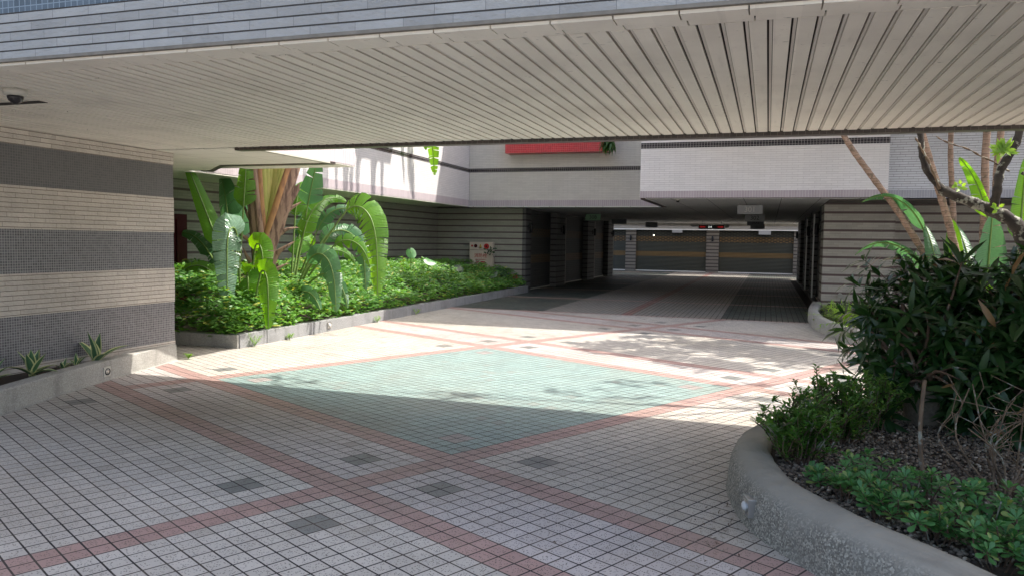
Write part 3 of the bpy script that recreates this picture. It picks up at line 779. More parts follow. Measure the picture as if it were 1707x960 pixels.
curb_light((-6.975, 11.3, .11), (1, 0), 'pale oval curb light on the sunlit stone curb of the leafy bed', True)
curb_light((-.055, 4.36, .125), (-1, -.3), 'tilted steel curb light on the pebble planter at lower right', True)

# ------------------------------------------------------------------ plants
def big_leaf(bm, uvl, base, d0, plen, blen, wid, droop, side=None, face=None, tear=.5, pr=.02, fold=.25, mi_p=1, seed=None, bdroop=None):
    """banana type leaf: stalk then a torn blade that arches over"""
    R = random.Random(seed if seed is not None else rnd.random())
    d = Vector(d0).normalized(); p = Vector(base); ds = .05
    pts = [p.copy()]; L = 0
    bdroop = droop if bdroop is None else bdroop
    tot = plen+blen; dirs = [d.copy()]
    while L < tot:
        k = L/tot
        g = (droop*.25 if L < plen else bdroop)
        d = (d+Vector((0, 0, -1))*g*ds*(.3+k*1.2)).normalized(); p = p+d*ds; L += ds; pts.append(p.copy()); dirs.append(d.copy())
    npet = int(plen/ds); n = len(pts)
    tube(bm, pts, [pr*(1-.85*i/n)+.003 for i in range(n)], 7, True, mi_p)
    bi = list(range(npet, n)); nb = len(bi)-1
    if side is None:
        side = dirs[npet].cross(Vector((0, 0, 1)));
        if side.length < .1: side = Vector((1, 0, 0))
    side = Vector(side).normalized()
    def wf(t): return wid/2*(min(1, (t/.12))**.6)*(max(0, 1-t)**.42)*(1-.15*t)
    for sgn in (-1, 1):
        i = 0
        while i < nb:
            step = nb-i if tear < .1 else (R.choice((4, 6, 8)) if R.random() > tear*2.2 else R.choice((1, 1, 2, 2, 3, 4))); step = min(step, nb-i)
            fl = fold+R.uniform(-.12, .26)*min(1, tear*2)
            gapk = 1. if tear < .1 else R.uniform(.95-.5*tear, .98)
            cidx = (i+step/2)
            rows = []
            for s in range(step+1):
                ii = bi[i+s]; t = (i+s)/nb; dd = dirs[ii]
                sv = (dd.cross(Vector(face)) if face is not None else side-dd*side.dot(dd)); sv.normalize(); nn = sv.cross(dd)
                if (nn.dot(Vector(face)) if face is not None else nn.z) < 0: nn = -nn
                wv = wf(min(t, .995)); row = []
                shift = (cidx-(i+s))*ds*(1-gapk)
                for q, u in enumerate((0, .5, 1.)):
                    drop = fl*(u**1.5)
                    pos = pts[ii]+sv*sgn*u*wv*math.cos(drop)-nn*wv*math.sin(drop)*u+nn*.004+dd*(shift*u+u*wv*.22)
                    row.append((bm.verts.new(pos), u*sgn, (i+s)*ds))
                rows.append(row)
            for a, b in zip(rows, rows[1:]):
                for q in range(2):
                    vs = (a[q], a[q+1], b[q+1], b[q]); f = bm.faces.new([v[0] for v in vs]); f.material_index = 0; f.smooth = True
                    for lp_, v in zip(f.loops, vs): lp_[uvl].uv = (v[1], v[2])
            i += step
def leaf_obj(parent, mats, name='leaf', **k):
    bm = bmesh.new(); uvl = bm.loops.layers.uv.new('UVMap'); big_leaf(bm, uvl, **k); return obj(name, bm, mats, parent)
def aim(p, q): return (Vector(q)-Vector(p)).normalized()

# --- traveller-type palm: leaning trunk wrapped in sheaths
Yp = 11.0
base = Vector((-8.17, Yp, .2)); top = at(462, 278, Yp); axis = (top-base).normalized()
tp = thing('fan_palm', 'big fan palm with shaggy brown trunk and yellow leaf bases', 'palm', base)
bm = bmesh.new(); tube(bm, [base+axis*t for t in (0, .6, 1.2, 1.8, 2.4, 3.0)], [.17, .13, .14, .17, .15, .1], 12); obj('trunk', bm, 'dry_sheath', tp, True)
right = Vector((math.cos(yaw), math.sin(yaw), 0)); toward = Vector((math.sin(yaw), -math.cos(yaw), 0))
def sheath(bm, p0, dirv, L, w0, w1, bulge, n=10, ragged=False, curl=0.):
    """half tube strip"""
    dirv = dirv.normalized(); sv = dirv.cross(toward).normalized(); rows = []
    for i in range(n+1):
        t = i/n; c = p0+dirv*L*t+sv*curl*t*t+toward*(bulge*math.sin(PI*min(1, t*.9+.1)))
        wv = w0+(w1-w0)*t; row = []
        for k in range(9):
            a = -1.25+2.5*k/8
            end = (rnd.uniform(-.08, .03)*L if ragged and i == n else 0)
            row.append(bm.verts.new(c+sv*math.sin(a)*wv+toward*(math.cos(a)-.55)*wv*.8+dirv*end))
        rows.append(row)
    for a, b in zip(rows, rows[1:]):
        for k in range(8): bm.faces.new((a[k], a[k+1], b[k+1], b[k])).smooth = True
# dry sheaths, alternating sides, each clasping the trunk and flaring outwards
for i in range(16):
    s = 1 if i % 2 else -1; h = .12+i*.105
    g = min(1, h/1.5); wd = .11+.075*g
    bm = bmesh.new()
    sheath(bm, base+axis*h+right*(s*(-.03+.05*g+(.07 if i > 11 else 0)))+toward*(.03+.012*min(i, 10)), (axis+right*s*(.16+.16*g)), .62+.25*g+rnd.uniform(-.05, .25), wd, wd*rnd.uniform(.25, .5), .03, ragged=True, curl=s*rnd.uniform(-.06, .10))
    obj('dry_leaf_base', bm, 'dry_sheath', tp)
for i in range(9):   # curling shaggy ends
    s = 1 if i % 2 else -1; h = .6+i*.17; p0 = base+axis*h+right*s*(.17+.012*i)+toward*.10
    e_ = rnd.uniform(-.12, .14)
    bm = bmesh.new(); sheath(bm, p0, (axis*.7+right*s*rnd.uniform(.4, .9)), rnd.uniform(.25, .4), .05, .008, .03, ragged=True, curl=s*e_); obj('frayed_fibre', bm, 'dry_sheath', tp)
# leaf bases plaited above the dry ones: old orange ones outside, young green ones inside
for i in range(12):
    s = 1 if i % 2 else -1; h = 1.22+i*.085
    lean = .21-.017*i
    bm = bmesh.new(); p0 = base+axis*h+right*(s*.015)+toward*(.20-.010*i)
    dr_ = (axis+right*s*lean).normalized(); Ls = 1.9-.05*i
    sheath(bm, p0, dr_, Ls, .068, .04, .05, 14)
    e = p0+dr_*Ls
    so_ = obj('leaf_base', bm, 'dry_sheath' if i == 0 else 'orange_sheath' if i in (1, 2) else 'young_sheath', tp, True)
    leaf_obj(tp, ['banana', 'petiole'], base=e-dr_*.06, d0=dr_+toward*rnd.uniform(-.25, .25), plen=.8, blen=1.9, wid=.6, droop=.35+.1*abs(lean), tear=.45, pr=.03, side=toward if i % 3 == 0 else None)

# --- suckers left of the trunk
def banana_plant(name, label, loc, leaves, stems=1, group=None, mats=('banana', 'petiole'), pseudo=True):
    t = thing(name, label, 'banana plant', loc, group); L = Vector(loc)
    if pseudo:
        bm = bmesh.new(); tube(bm, [L, L+Vector((.01, 0, .3)), L+Vector((.0, 0, .6))], [.07, .055, .035], 10); obj('stem', bm, 'petiole', t, True)
    for k in leaves:
        k = dict(k); m_ = k.pop('m', mats); leaf_obj(t, list(m_), **k)
    return t
def lf(px, py, Y, tx, ty, TY, plen, blen, wid, droop, **k):
    """leaf rooted at a point, aimed at another"""
    b = at(px, py, Y); e = at(tx, ty, TY)
    return dict(base=b, d0=aim(b, e), plen=plen, blen=blen, wid=wid, droop=droop, **k)
b0 = at(392, 500, 10.3); b0.z = .2
BL = ('banana', 'petiole'); BB = ('banana_blue', 'petiole')
camside = right
TU = toward+Vector((0, 0, .45)); BS = ('banana_gloss', 'petiole')
banana_plant('banana_plant', 'tall leaning banana leaves left of the shaggy trunk', b0, [
    lf(400, 500, 10.3, 318, 285, 10.2, .95, 1.45, .36, .05, face=toward+right*.5, tear=.04, fold=.25, pr=.02, m=BL),
    lf(395, 500, 10.3, 372, 300, 11.0, 1.35, .95, .55, 1.3, face=TU, tear=.2, m=BB, pr=.02, bdroop=2.2),
    lf(396, 500, 10.5, 412, 250, 10.6, 1.5, .95, .42, .05, face=toward, tear=.5, m=BL),
    lf(396, 500, 10.6, 375, 300, 11.2, 1.45, 1.1, .6, .5, face=toward-right*.4, tear=.15, m=BB),
    lf(392, 500, 10.3, 325, 430, 10.8, .45, 1.15, .34, .9, face=TU, tear=.1, m=BB),
    lf(392, 500, 10.6, 350, 380, 11.2, .8, 1.2, .42, 1.0, face=TU, tear=.15, m=BB),
    lf(392, 500, 10.8, 315, 350, 11.2, 1.0, 1.2, .30, .8, face=TU, tear=.3, m=BB),
    lf(392, 500, 10.8, 345, 330, 11.4, 1.2, 1.1, .34, .8, face=TU, tear=.3, m=BB),
    lf(396, 500, 10.7, 410, 280, 11.0, 1.7, .8, .30, .3, face=TU, tear=.4, m=BB),
    lf(392, 500, 10.3, 345, 440, 10.2, .5, .9, .26, 1.4, face=TU, tear=.6, m=BL, bdroop=3),
    lf(394, 500, 10.6, 395, 290, 11.6, 1.2, 1.3, .6, .5, face=toward, tear=.2, m=BB),
])
b1 = at(405, 520, 9.85); b1.z = .2
hang = [lf(404, 540, 10.0, 394, 365, 9.85, 1.35, 1.45, .52, 1.0, face=toward+right*.55+Vector((0, 0, .5)), tear=.6, fold=.10, m=BS, bdroop=11),
        lf(412, 540, 10.1, 425, 400, 10.0, 1.2, .95, .42, 1.0, face=toward, tear=.5, fold=.2, m=BL, bdroop=11),
        lf(410, 540, 10.1, 412, 450, 9.9, .8, .8, .40, 1.0, face=toward, tear=.5, fold=.15, m=BL, bdroop=12),
        lf(418, 540, 9.9, 436, 440, 9.7, .85, 1.05, .40, 1.0, face=toward, tear=.5, fold=.2, m=BL, bdroop=10)]
banana_plant('banana_plant', 'young banana plant with torn leaves hanging over the curb', b1, hang)
b2 = at(490, 510, 11.6); b2.z = .2
banana_plant('banana_plant', 'arching torn banana fronds right of the shaggy trunk', b2, [
    lf(488, 500, 11.6, 568, 338, 11.4, 1.95, 1.85, .60, 1.2, face=TU, tear=1., m=BL, bdroop=3.3, fold=.3),
    lf(486, 500, 11.6, 545, 375, 11.9, 1.15, 1.6, .46, 1.3, face=TU, tear=.9, m=BB, bdroop=3.4, fold=.3),
    lf(486, 500, 11.6, 515, 330, 11.8, 1.1, 1.2, .40, .8, face=TU, tear=.4, m=BL, bdroop=2.0),
    lf(488, 500, 11.4, 525, 400, 11.2, .75, 1.5, .46, 1.7, face=TU, tear=.3, m=BB, bdroop=3.6),
    lf(486, 500, 11.8, 522, 285, 11.8, 1.7, .8, .50, .3, face=toward, tear=.3, m=BB),
    lf(484, 500, 11.3, 520, 470, 10.9, .3, .9, .30, .8, face=TU, tear=.2, m=BB, bdroop=1.6),
    lf(484, 500, 11.8, 500, 380, 12.2, .8, 1.0, .44, 1.2, face=TU, tear=.4, m=BL, bdroop=2.5),
    lf(486, 500, 11.9, 540, 400, 12.3, .7, 1.0, .34, 1.2, face=TU, tear=.4, m=BL, bdroop=2.2),
    lf(486, 500, 11.9, 575, 370, 11.9, 1.3, 1.0, .34, 1.1, face=TU, tear=.9, m=BL, bdroop=2.4),
    lf(486, 500, 12.2, 540, 340, 12.4, 1.4, 1.0, .34, 1.0, face=TU, tear=.9, m=BB, bdroop=2.0),
    lf(484, 500, 12.0, 505, 340, 12.4, 1.2, 1.0, .32, .6, face=TU, tear=.6, m=BB, bdroop=1.4),
    lf(484, 500, 11.5, 545, 440, 11.3, .8, 1.0, .26, 1.4, face=TU, tear=.6, m=BB, bdroop=2.6),
    lf(484, 500, 11.8, 495, 290, 12.0, 1.5, .9, .44, .9, face=TU, tear=.4, m=BL, bdroop=2.6),
])
# leaf hanging from the added upper ledge
hl = thing('banana_plant', 'torn banana leaf hanging down from above before the sunlit tiled wall', 'banana plant', (-8.0, 17.2, 7.0))
leaf_obj(hl, ['banana', 'petiole'], base=(-8.25, 17.5, 6.4), d0=(.0, .35, -1), plen=1.7, blen=1.55, wid=.52, droop=.3, tear=.5, face=toward-right*.3, fold=.2)
leaf_obj(hl, ['banana', 'petiole'], base=(-8.25, 17.3, 6.4), d0=(.0, .25, -1), plen=1.6, blen=1.0, wid=.34, droop=.3, tear=.5, face=toward, fold=.2)
for k in range(15):
    y_ = 14.4+k*.24+rnd.uniform(-.1, .1)
    leaf_obj(hl, ['banana', 'petiole'], base=(-7.35, y_, 7.0), d0=(.5, rnd.uniform(-.5, .5), .8), plen=rnd.uniform(.3, .6), blen=rnd.uniform(1.4, 2.3), wid=rnd.uniform(.2, .36), droop=7, bdroop=6.5, tear=.6, side=(0, 1, 0), fold=.4)

# --- leafy ground cover in the left bed (nobody could count it)
def oval(bm, p, d, up_, L, Wd, curl=.2, n=3):
    d = Vector(d).normalized(); s = d.cross(Vector(up_))
    if s.length < 1e-3: s = Vector((1, 0, 0))
    s.normalize(); nn = s.cross(d).normalized(); rows = []
    prof = ((0, .12), (.3, .9), (.65, .85), (1, .04)) if n == 3 else ((0, .15), (.5, 1), (1, .05))
    for t, w_ in prof:
        c = p+d*(L*t)-nn*curl*L*t*t
        rows.append((bm.verts.new(c+s*Wd/2*w_+nn*Wd*.12*w_), bm.verts.new(c-s*Wd/2*w_+nn*Wd*.12*w_), bm.verts.new(c)))
    for a, b in zip(rows, rows[1:]):
        bm.faces.new((a[0], a[2], b[2], b[0])).smooth = True; bm.faces.new((a[2], a[1], b[1], b[2])).smooth = True
def coverh(x, y):
    k = noise.noise(Vector((x*1.3, y*1.1, 3)))*.16+noise.noise(Vector((x*3.5, y*3.2, 9)))*.10
    edge = min(1, max(0, (-6.93-x)/.5)); e2 = min(1, max(0, (y-8.95)/.5))
    return .25+(.50+.30*min(1, max(0, (-7.3-x)/1.6)))*edge**.6*e2**.5+k*edge+ (0 if y < 19 else -.1)
bm = bmesh.new(); cnt = 0
for k in range(6600):
    y = 8.98+13.6*(rnd.random()**1.3); x = -7.03-2.95*(rnd.random()**1.35)
    h = coverh(x, y); base_ = Vector((x, y, h-rnd.uniform(0, .22)))
    # the cover spills over the curb along its front edge
    if x > -7.2: base_.z = rnd.uniform(.22, max(.26, h))
    sc = rnd.uniform(.8, 1.25)
    ax = rnd.uniform(0, 2*PI)
    tiltv = Vector((.35+rnd.gauss(0, .35), -.25+rnd.gauss(0, .35), 1)).normalized()
    tall = 1 if noise.noise(Vector((x*.8, y*.8, 20))) > 0 else 0
    nL = 6 if tall else 5
    for q in range(nL):
        a = ax+q*2*PI/nL+rnd.uniform(-.3, .3)
        hd = Vector((math.cos(a), math.sin(a), rnd.uniform(-.15, .6)))
        hd = (hd+tiltv*.25)
        oval(bm, base_+Vector((math.cos(a), math.sin(a), 0))*.015+Vector((0, 0, rnd.uniform(-.03, .03))), hd, tiltv, (.092 if tall else .072)*sc*rnd.uniform(.8, 1.2), (.037 if tall else .043)*sc, rnd.uniform(.05, .5))
tag(obj('leafy_ground_cover', bm, 'cover'), 'dense bright green leafy ground cover filling the long bed', 'ground cover', kind='stuff')

def big_heart(name, label, px, py, Y, sz, tx, mats, az_=0., n=1):
    p = at(px, py, Y); t = thing(name, label, 'taro plant', (p.x, p.y, .2))
    for i in range(n):
        q = p+Vector((rnd.uniform(-.2, .2)*i, rnd.uniform(-.2, .2)*i, rnd.uniform(-.15, .05)*i)); r = Vector((p.x, p.y, .2))
        bm = bmesh.new(); tube(bm, smoothpath([r, (r+q)/2+Vector((0, 0, .1)), q], 5), .012, 6); obj('stalk', bm, 'petiole', t, True)
        bm = bmesh.new(); nn = (toward*(.6+tx)+Vector((.2, 0, .75))+Vector((rnd.uniform(-.3, .3), 0, 0))).normalized(); a1 = Vector((0, 0, -1)); dd = (a1-nn*a1.dot(nn)).normalized(); dd = Matrix.Rotation(az_+i, 3, nn) @ dd; sv = dd.cross(nn)
        ctr = bm.verts.new(q); ring = []
        for k in range(20):
            a = 2*PI*k/20; rr = sz*(.55+.45*abs(math.cos(a/2)))*(1 if k else 1.1)*(.55 if k == 10 else 1)
            ring.append(bm.verts.new(q+dd*math.cos(a)*rr+sv*math.sin(a)*rr*.8-nn*rr*.25*abs(math.sin(a))))
        for k in range(20): bm.faces.new((ctr, ring[k], ring[(k+1) % 20])).smooth = True
        obj('leaf', bm, mats, t)
    return t
big_heart('taro_plant', 'upright pale taro leaf above the leafy bed before the striped wall', 685, 420, 16.5, .17, .8, 'rosette_leaf', .3)
big_heart('taro_plant', 'broad pale taro leaf in the leafy bed left of the hydrant cabinet', 714, 434, 17.2, .20, -.3, 'rosette_leaf', 1.0)
big_heart('taro_plant', 'dark broad leafed plant in front of the hydrant cabinet', 742, 452, 19.3, .24, 0, 'dark_leaf', .3, 6)
big_heart('taro_plant', 'dark taro plant at the right end of the leafy bed', 812, 458, 21.0, .2, 0, 'dark_leaf', 1.3, 6)
t = thing('flower', 'small red flower at the far end of the leafy bed', 'flower', at(858, 466, 22.3))
bm = bmesh.new(); c0 = at(858, 464, 22.3)
for k in range(14): oval(bm, c0+Vector((rnd.uniform(-.08, .08), rnd.uniform(-.08, .08), rnd.uniform(-.05, .08))), (rnd.uniform(-1, 1), rnd.uniform(-1, 1), rnd.uniform(-.3, 1)), (0, 0, 1), .10, .05)
obj('petals', bm, 'red_leaf', t)
t = thing('vine', 'small sprig climbing over the corner of the hydrant cabinet', 'vine', at(822, 440, 22.4))
bm = bmesh.new(); tube(bm, [at(826, 455, 22.4), at(824, 430, 22.4), at(817, 418, 22.4), at(812, 416, 22.4)], .008, 5); obj('stem', bm, 'stem', t)
bm = bmesh.new()
for k in range(16): oval(bm, at(rnd.uniform(810, 825), rnd.uniform(414, 424), 22.38), (rnd.uniform(-1, 1), -.5, rnd.uniform(-1, .6)), (0, -1, .3), .09, .05)
obj('leaves', bm, 'dark_leaf', t)
# plant drooping off the red flower box
t = thing('spiky_plant', 'dark green spiky plant drooping over the right end of the red box', 'plant', (-4.4, 21.7, 4.75))
bm = bmesh.new()
for k in range(70):
    a = rnd.uniform(-1.2, 1.2); p = at(1014, 238, 21.4)+Vector((rnd.uniform(-.14, .14), 0, rnd.uniform(-.02, .1))); d = Vector((math.sin(a)*.7, -.4, rnd.uniform(-1.2, -.1)))
    for s in range(1): oval(bm, p, d, (0, 0, 1), rnd.uniform(.25, .42), .05, rnd.uniform(.2, .5))
obj('leaves', bm, 'canopy', t)

# --- agave-like variegated plants in the left planter
def varieg():
    q = Mat('variegated_leaf', .45, .4); uv = q.t.nodes.new('ShaderNodeUVMap'); sp = q.t.nodes.new('ShaderNodeSeparateXYZ'); q.t.links.new(uv.outputs[0], sp.inputs[0])
    u = N(q.t, sp.outputs[0]); e = u.abs().gt(.68)
    q.color(q.mix(e, q.mix(q.noise(8, 3), (.05, .13, .05), (.10, .19, .09)), (.55, .55, .25))); return q.m
M['variegated'] = varieg()
def agave(x, y, s, n, label):
    t = thing('variegated_agave', label, 'agave', (x, y, .17), 'variegated agaves in the left planter')
    for k in range(n):
        a = 2*PI*k/n+rnd.uniform(-.35, .35); el_ = rnd.uniform(.55, 1.4); L = 1.0*s*rnd.uniform(.75, 1.15)
        d = Vector((math.cos(a)*math.cos(el_), math.sin(a)*math.cos(el_), math.sin(el_)))
        bm = bmesh.new(); uvl = bm.loops.layers.uv.new('UVMap'); sv = d.cross(Vector((0, 0, 1))).normalized(); rows = []; p = Vector((x, y, .17)); dd = d.copy()
        m_ = 9
        for i in range(m_+1):
            tt = i/m_; w_ = .042*s/.3*(.55+.6*math.sin(PI*min(1, tt*.85+.1)))*(1-tt**4)+.001; nn = sv.cross(dd)
            rows.append([(bm.verts.new(p+sv*w_*u+nn*abs(u)*w_*.45), u) for u in (-1, -.5, 0, .5, 1)])
            p = p+dd*L/m_; dd = (dd+Vector((0, 0, -.14*(1.3-el_)))).normalized()
        for r, s_ in zip(rows, rows[1:]):
            for q in range(4):
                vs = (r[q], r[q+1], s_[q+1], s_[q]); f = bm.faces.new([v_[0] for v_ in vs]); f.smooth = True
                for l_, v_ in zip(f.loops, vs): l_[uvl].uv = (v_[1], 0)
        obj('leaf', bm, 'variegated', t)
agave(-6.86, 6.45, .34, 7, 'largest variegated agave, standing near the curb light')
agave(-6.78, 5.62, .27, 12, 'bushy variegated agave left of the curb light')
agave(-6.72, 5.12, .25, 11, 'variegated agave cut by the left edge of the photo')
agave(-6.84, 6.02, .12, 7, 'smallest agave pup between the larger agaves')
agave(-6.86, 6.2, .14, 7, 'small agave pup next to the largest agave')

# --- right side: gravel
bm = bmesh.new()
def inside(x, y, poly):
    c = False; n = len(poly)
    for i in range(n):
        x1, y1 = poly[i]; x2, y2 = poly[i-1]
        if (y1 > y) != (y2 > y) and x < (x2-x1)*(y-y1)/(y2-y1)+x1: c = not c
    return c
poly = inner+[(5, 2.6)]
ico = bmesh.new(); bmesh.ops.create_icosphere(ico, subdivisions=1, radius=1); iv = [v.co.copy() for v in ico.verts]; ifc = [[v.index for v in f.verts] for f in ico.faces]; ico.free()
k = 0
while k < 17000:
    x = .1+2.2*rnd.random()**1.2; y = rnd.uniform(3.7, 7.2)
    if not inside(x, y, poly): k += 1; continue
    r = rnd.uniform(.006, .0145); rot = Matrix.Rotation(rnd.uniform(0, 6), 3, 'Z') @ Matrix.Rotation(rnd.uniform(-.5, .5), 3, 'X')
    sx, sy, sz = r*rnd.uniform(.9, 1.5), r*rnd.uniform(.7, 1.1), r*rnd.uniform(.5, .8)
    c0 = Vector((x, y, .205+rnd.uniform(.002, .02)+.012*noise.noise(Vector((x*3, y*3, 0)))))
    vs = [bm.verts.new(c0+rot @ Vector((v.x*sx, v.y*sy, v.z*sz))) for v in iv]
    for f in ifc: bm.faces.new([vs[i] for i in f]).smooth = True
    k += 1
tag(obj('gravel', bm, 'pebble'), 'dark river pebbles covering the planter soil', 'gravel', kind='stuff')

# pots among the shrubs
def pot(x, y, s, label):
    bm = bmesh.new(); lathe(bm, (x, y, .205), [(.15*s, 0), (.17*s, .02*s), (.22*s, .26*s), (.235*s, .30*s), (.25*s, .31*s), (.25*s, .36*s), (.235*s, .37*s), (.215*s, .33*s), (.2*s, .31*s)], 32)
    return tag(obj('flower_pot', bm, 'pot', None, True), label, 'flower pot')
pot(1.2, 6.55, .9, 'pale round flower pot half hidden below the dark shrub')
pot(1.95, 6.35, 1.3, 'wide dim flower pot in the shade under the dark shrub')

# dark lance leaved shrubs
def lance_cluster(bm, c, axis_, n, L, Wd):
    a0 = rnd.uniform(0, 6); axis_ = axis_.normalized(); s = axis_.orthogonal().normalized(); u_ = axis_.cross(s)
    for k in range(n):
        a = a0+k*2*PI/n*1.3+rnd.uniform(-.3, .3); sp = rnd.uniform(.5, 1.35)
        d = (axis_*math.cos(sp)+(s*math.cos(a)+u_*math.sin(a))*math.sin(sp))+Vector((0, 0, -.15))
        oval(bm, c-axis_*rnd.uniform(0, .07), d, axis_+Vector((0, 0, .5)), L*rnd.uniform(.7, 1.2), Wd*rnd.uniform(.8, 1.2), rnd.uniform(.1, .5))
def lance_shrub(label, root, blobs, ncl, L=.2, Wd=.04, sprigs=()):
    t = thing('lance_leaf_shrub', label, 'shrub', root, 'dark lance leaved shrubs on the island planter'); R0 = Vector(root)
    bmS = bmesh.new(); bm = bmesh.new()
    tot = sum(b[3]**2 for b in blobs)
    for (cx, cy, cz, r) in blobs:
        c = Vector((cx, cy, cz)); nk = int(ncl*r*r/tot)
        for k in range(max(6, nk)):
            v = Vector((rnd.gauss(0, 1), rnd.gauss(0, 1), rnd.gauss(0, 1))).normalized()*r*(rnd.random()**.4)
            v.z *= .85
            p = c+v; out = (v.normalized()+Vector((0, 0, .55))+Vector((rnd.uniform(-.3, .3), rnd.uniform(-.3, .3), rnd.uniform(-.3, .3))))
            if p.z < .25 or noise.noise(p*3.2) < -.18: continue
            k_ = rnd.uniform(.55, 1.2); lance_cluster(bm, p, out, rnd.choice((5, 6, 7, 8)), L*k_, Wd*(.6+.5*k_))
            if k % 4 == 0:
                mid = (R0+p)/2+Vector((rnd.uniform(-.1, .1), rnd.uniform(-.1, .1), .1))
                tube(bmS, smoothpath([R0+Vector((rnd.uniform(-.1, .1), rnd.uniform(-.1, .1), 0)), mid, p], 4), [.014]*5+[.01, .008, .006, .005], 5)
    for e in sprigs:
        e = Vector(e); c0 = Vector(blobs[0][:3]); mid = (c0+e)/2+Vector((0, 0, .06)); P = smoothpath([c0, mid, e], 5); tube(bmS, P, [.008-.0006*i for i in range(len(P))], 5)
        for f_ in (5, 7, 9, 10):
            lance_cluster(bm, P[min(f_, len(P)-1)], (e-c0).normalized()+Vector((0, 0, .3)), 4 if f_ < 10 else 7, L*.9, Wd)
    obj('branches', bmS, 'stem', t, True); obj('foliage', bm, 'dark_leaf', t)
lance_shrub('dark lance leaved shrub leaning out over the small pot', (1.15, 6.4, .5), [(1.1, 6.8, 1.0, .42), (.92, 6.6, .70, .26), (.98, 6.5, .52, .18), (1.3, 6.9, 1.25, .34), (1.45, 6.5, .85, .42), (1.4, 6.1, .62, .25), (1.45, 6.3, .42, .22), (1.1, 7.1, .6, .2)], 700, sprigs=[at(1405, 585, 6.9), at(1398, 520, 7.0), at(1420, 470, 7.0), at(1438, 432, 7.0), at(1412, 640, 6.6), at(1432, 690, 6.4), at(1500, 420, 6.9), at(1470, 705, 6.1), at(1400, 550, 7.1)])
lance_shrub('largest dark shrub filling the middle right edge', (1.9, 6.4, .6), [(1.8, 6.6, 1.05, .52), (2.2, 6.3, .95, .5), (1.7, 6.1, .72, .35), (2.0, 5.9, .62, .3), (1.7, 5.95, .45, .25), (2.05, 6.8, 1.35, .34)], 760)
lance_shrub('dark shrub at the right edge below the crooked tree', (2.6, 6.6, .205), [(2.5, 6.5, 1.2, .5), (2.6, 6.0, .85, .5), (2.2, 5.7, .65, .35), (2.7, 6.8, 1.5, .35)], 560)

# small-leaved woody shrub at the curb corner
def twiggy(label, x, y, h, sp, nst):
    t = thing('small_leaf_shrub', label, 'shrub', (x, y, .205), 'small leaved shrubs at the planter corner'); bmS = bmesh.new(); bm = bmesh.new()
    for k in range(nst):
        a = rnd.uniform(0, 2*PI); r = sp*rnd.random()**.7; e = Vector((x+math.cos(a)*r, y+math.sin(a)*r, .205+h*rnd.uniform(.6, 1.05)*(1-.25*(r/sp)**2))); s = Vector((x+math.cos(a)*r*.35, y+math.sin(a)*r*.35, .2))
        mid = (s+e)/2+Vector((rnd.uniform(-.04, .04), rnd.uniform(-.04, .04), 0)); pts = smoothpath([s, mid, e], 6); tube(bmS, pts, [.006*(1-.6*i/len(pts)) for i in range(len(pts))], 5)
        tw = [(pts, 3)]
        for q in range(3):
            i0 = rnd.randint(3, 10); b = pts[i0]; e2 = b+Vector((rnd.uniform(-.12, .12), rnd.uniform(-.12, .12), rnd.uniform(.05, .16))); pp = [b, (b+e2)/2+Vector((0, 0, .01)), e2]; tube(bmS, pp, .003, 4); tw.append((smoothpath(pp, 4), 0))
        for pp, st in tw:
            for i in range(st, len(pp)):
                for q in range(2 if i < len(pp)-2 else 5):
                    a2 = rnd.uniform(0, 6.3); d = Vector((math.cos(a2), math.sin(a2), rnd.uniform(.1, 1.1))); oval(bm, Vector(pp[i])+Vector((0, 0, rnd.uniform(-.015, .015))), d, (0, 0, 1), rnd.uniform(.03, .052), rnd.uniform(.014, .022), .1, 2)
    obj('branches', bmS, 'stem', t, True); obj('foliage', bm, 'small_leaf', t)
twiggy('bushy small leaved shrub spilling over the rounded planter corner', .22, 5.05, .42, .26, 44)
twiggy('taller small leaved shrub behind the planter corner', .48, 5.65, .46, .30, 44)
twiggy('sparse twiggy shrub between the corner shrubs and the dark shrub', .80, 6.15, .44, .22, 16)

# spoon-leaf rosettes along the front curb
def rosettes(label, x, y, h, sp, nst, L=.062):
    t = thing('spoon_leaf_shrub', label, 'shrub', (x, y, .205), 'spoon leaved shrubs along the front of the planter'); bmS = bmesh.new(); bm = bmesh.new()
    for k in range(int(nst*.72)):
        a = rnd.uniform(0, 2*PI); r = sp*rnd.random()**.6; e = Vector((x+math.cos(a)*r, y+math.sin(a)*r, .205+h*rnd.uniform(.35, 1.05))); s = Vector((x+math.cos(a)*r*.5, y+math.sin(a)*r*.5, .2))
        tube(bmS, smoothpath([s, (s+e)/2+Vector((rnd.uniform(-.02, .02), rnd.uniform(-.02, .02), 0)), e], 4), .0035, 5)
        ax_ = Vector((rnd.uniform(-.4, .4), rnd.uniform(-.5, .3), 1)).normalized(); s1 = ax_.orthogonal().normalized(); u1 = ax_.cross(s1); a0 = rnd.uniform(0, 6)
        for ly in range(2):
            n = 6
            for q in range(n):
                a2 = a0+ly*.5+q*2*PI/n; el_ = .3+ly*.6+rnd.uniform(-.15, .15)
                d = (s1*math.cos(a2)+u1*math.sin(a2))*math.cos(el_)+ax_*math.sin(el_); p = e-ax_*.012*(1-ly)
                # spatulate leaf
                ss = d.cross(ax_).normalized(); nn = ss.cross(d); LL = L*rnd.uniform(.75, 1.2)*(1-.25*ly); rows = []
                for tt, w_ in ((0, .12), (.4, .4), (.72, 1), (.93, .75), (1, .2)):
                    cc = p+d*LL*tt-nn*LL*.18*tt*tt; W_ = LL*.22*w_; rows.append((bm.verts.new(cc+ss*W_), bm.verts.new(cc-ss*W_)))
                for r1, r3 in zip(rows, rows[1:]): bm.faces.new((r1[0], r1[1], r3[1], r3[0])).smooth = True
    obj('stems', bmS, 'stem', t, True); obj('foliage', bm, 'rosette_leaf', t)
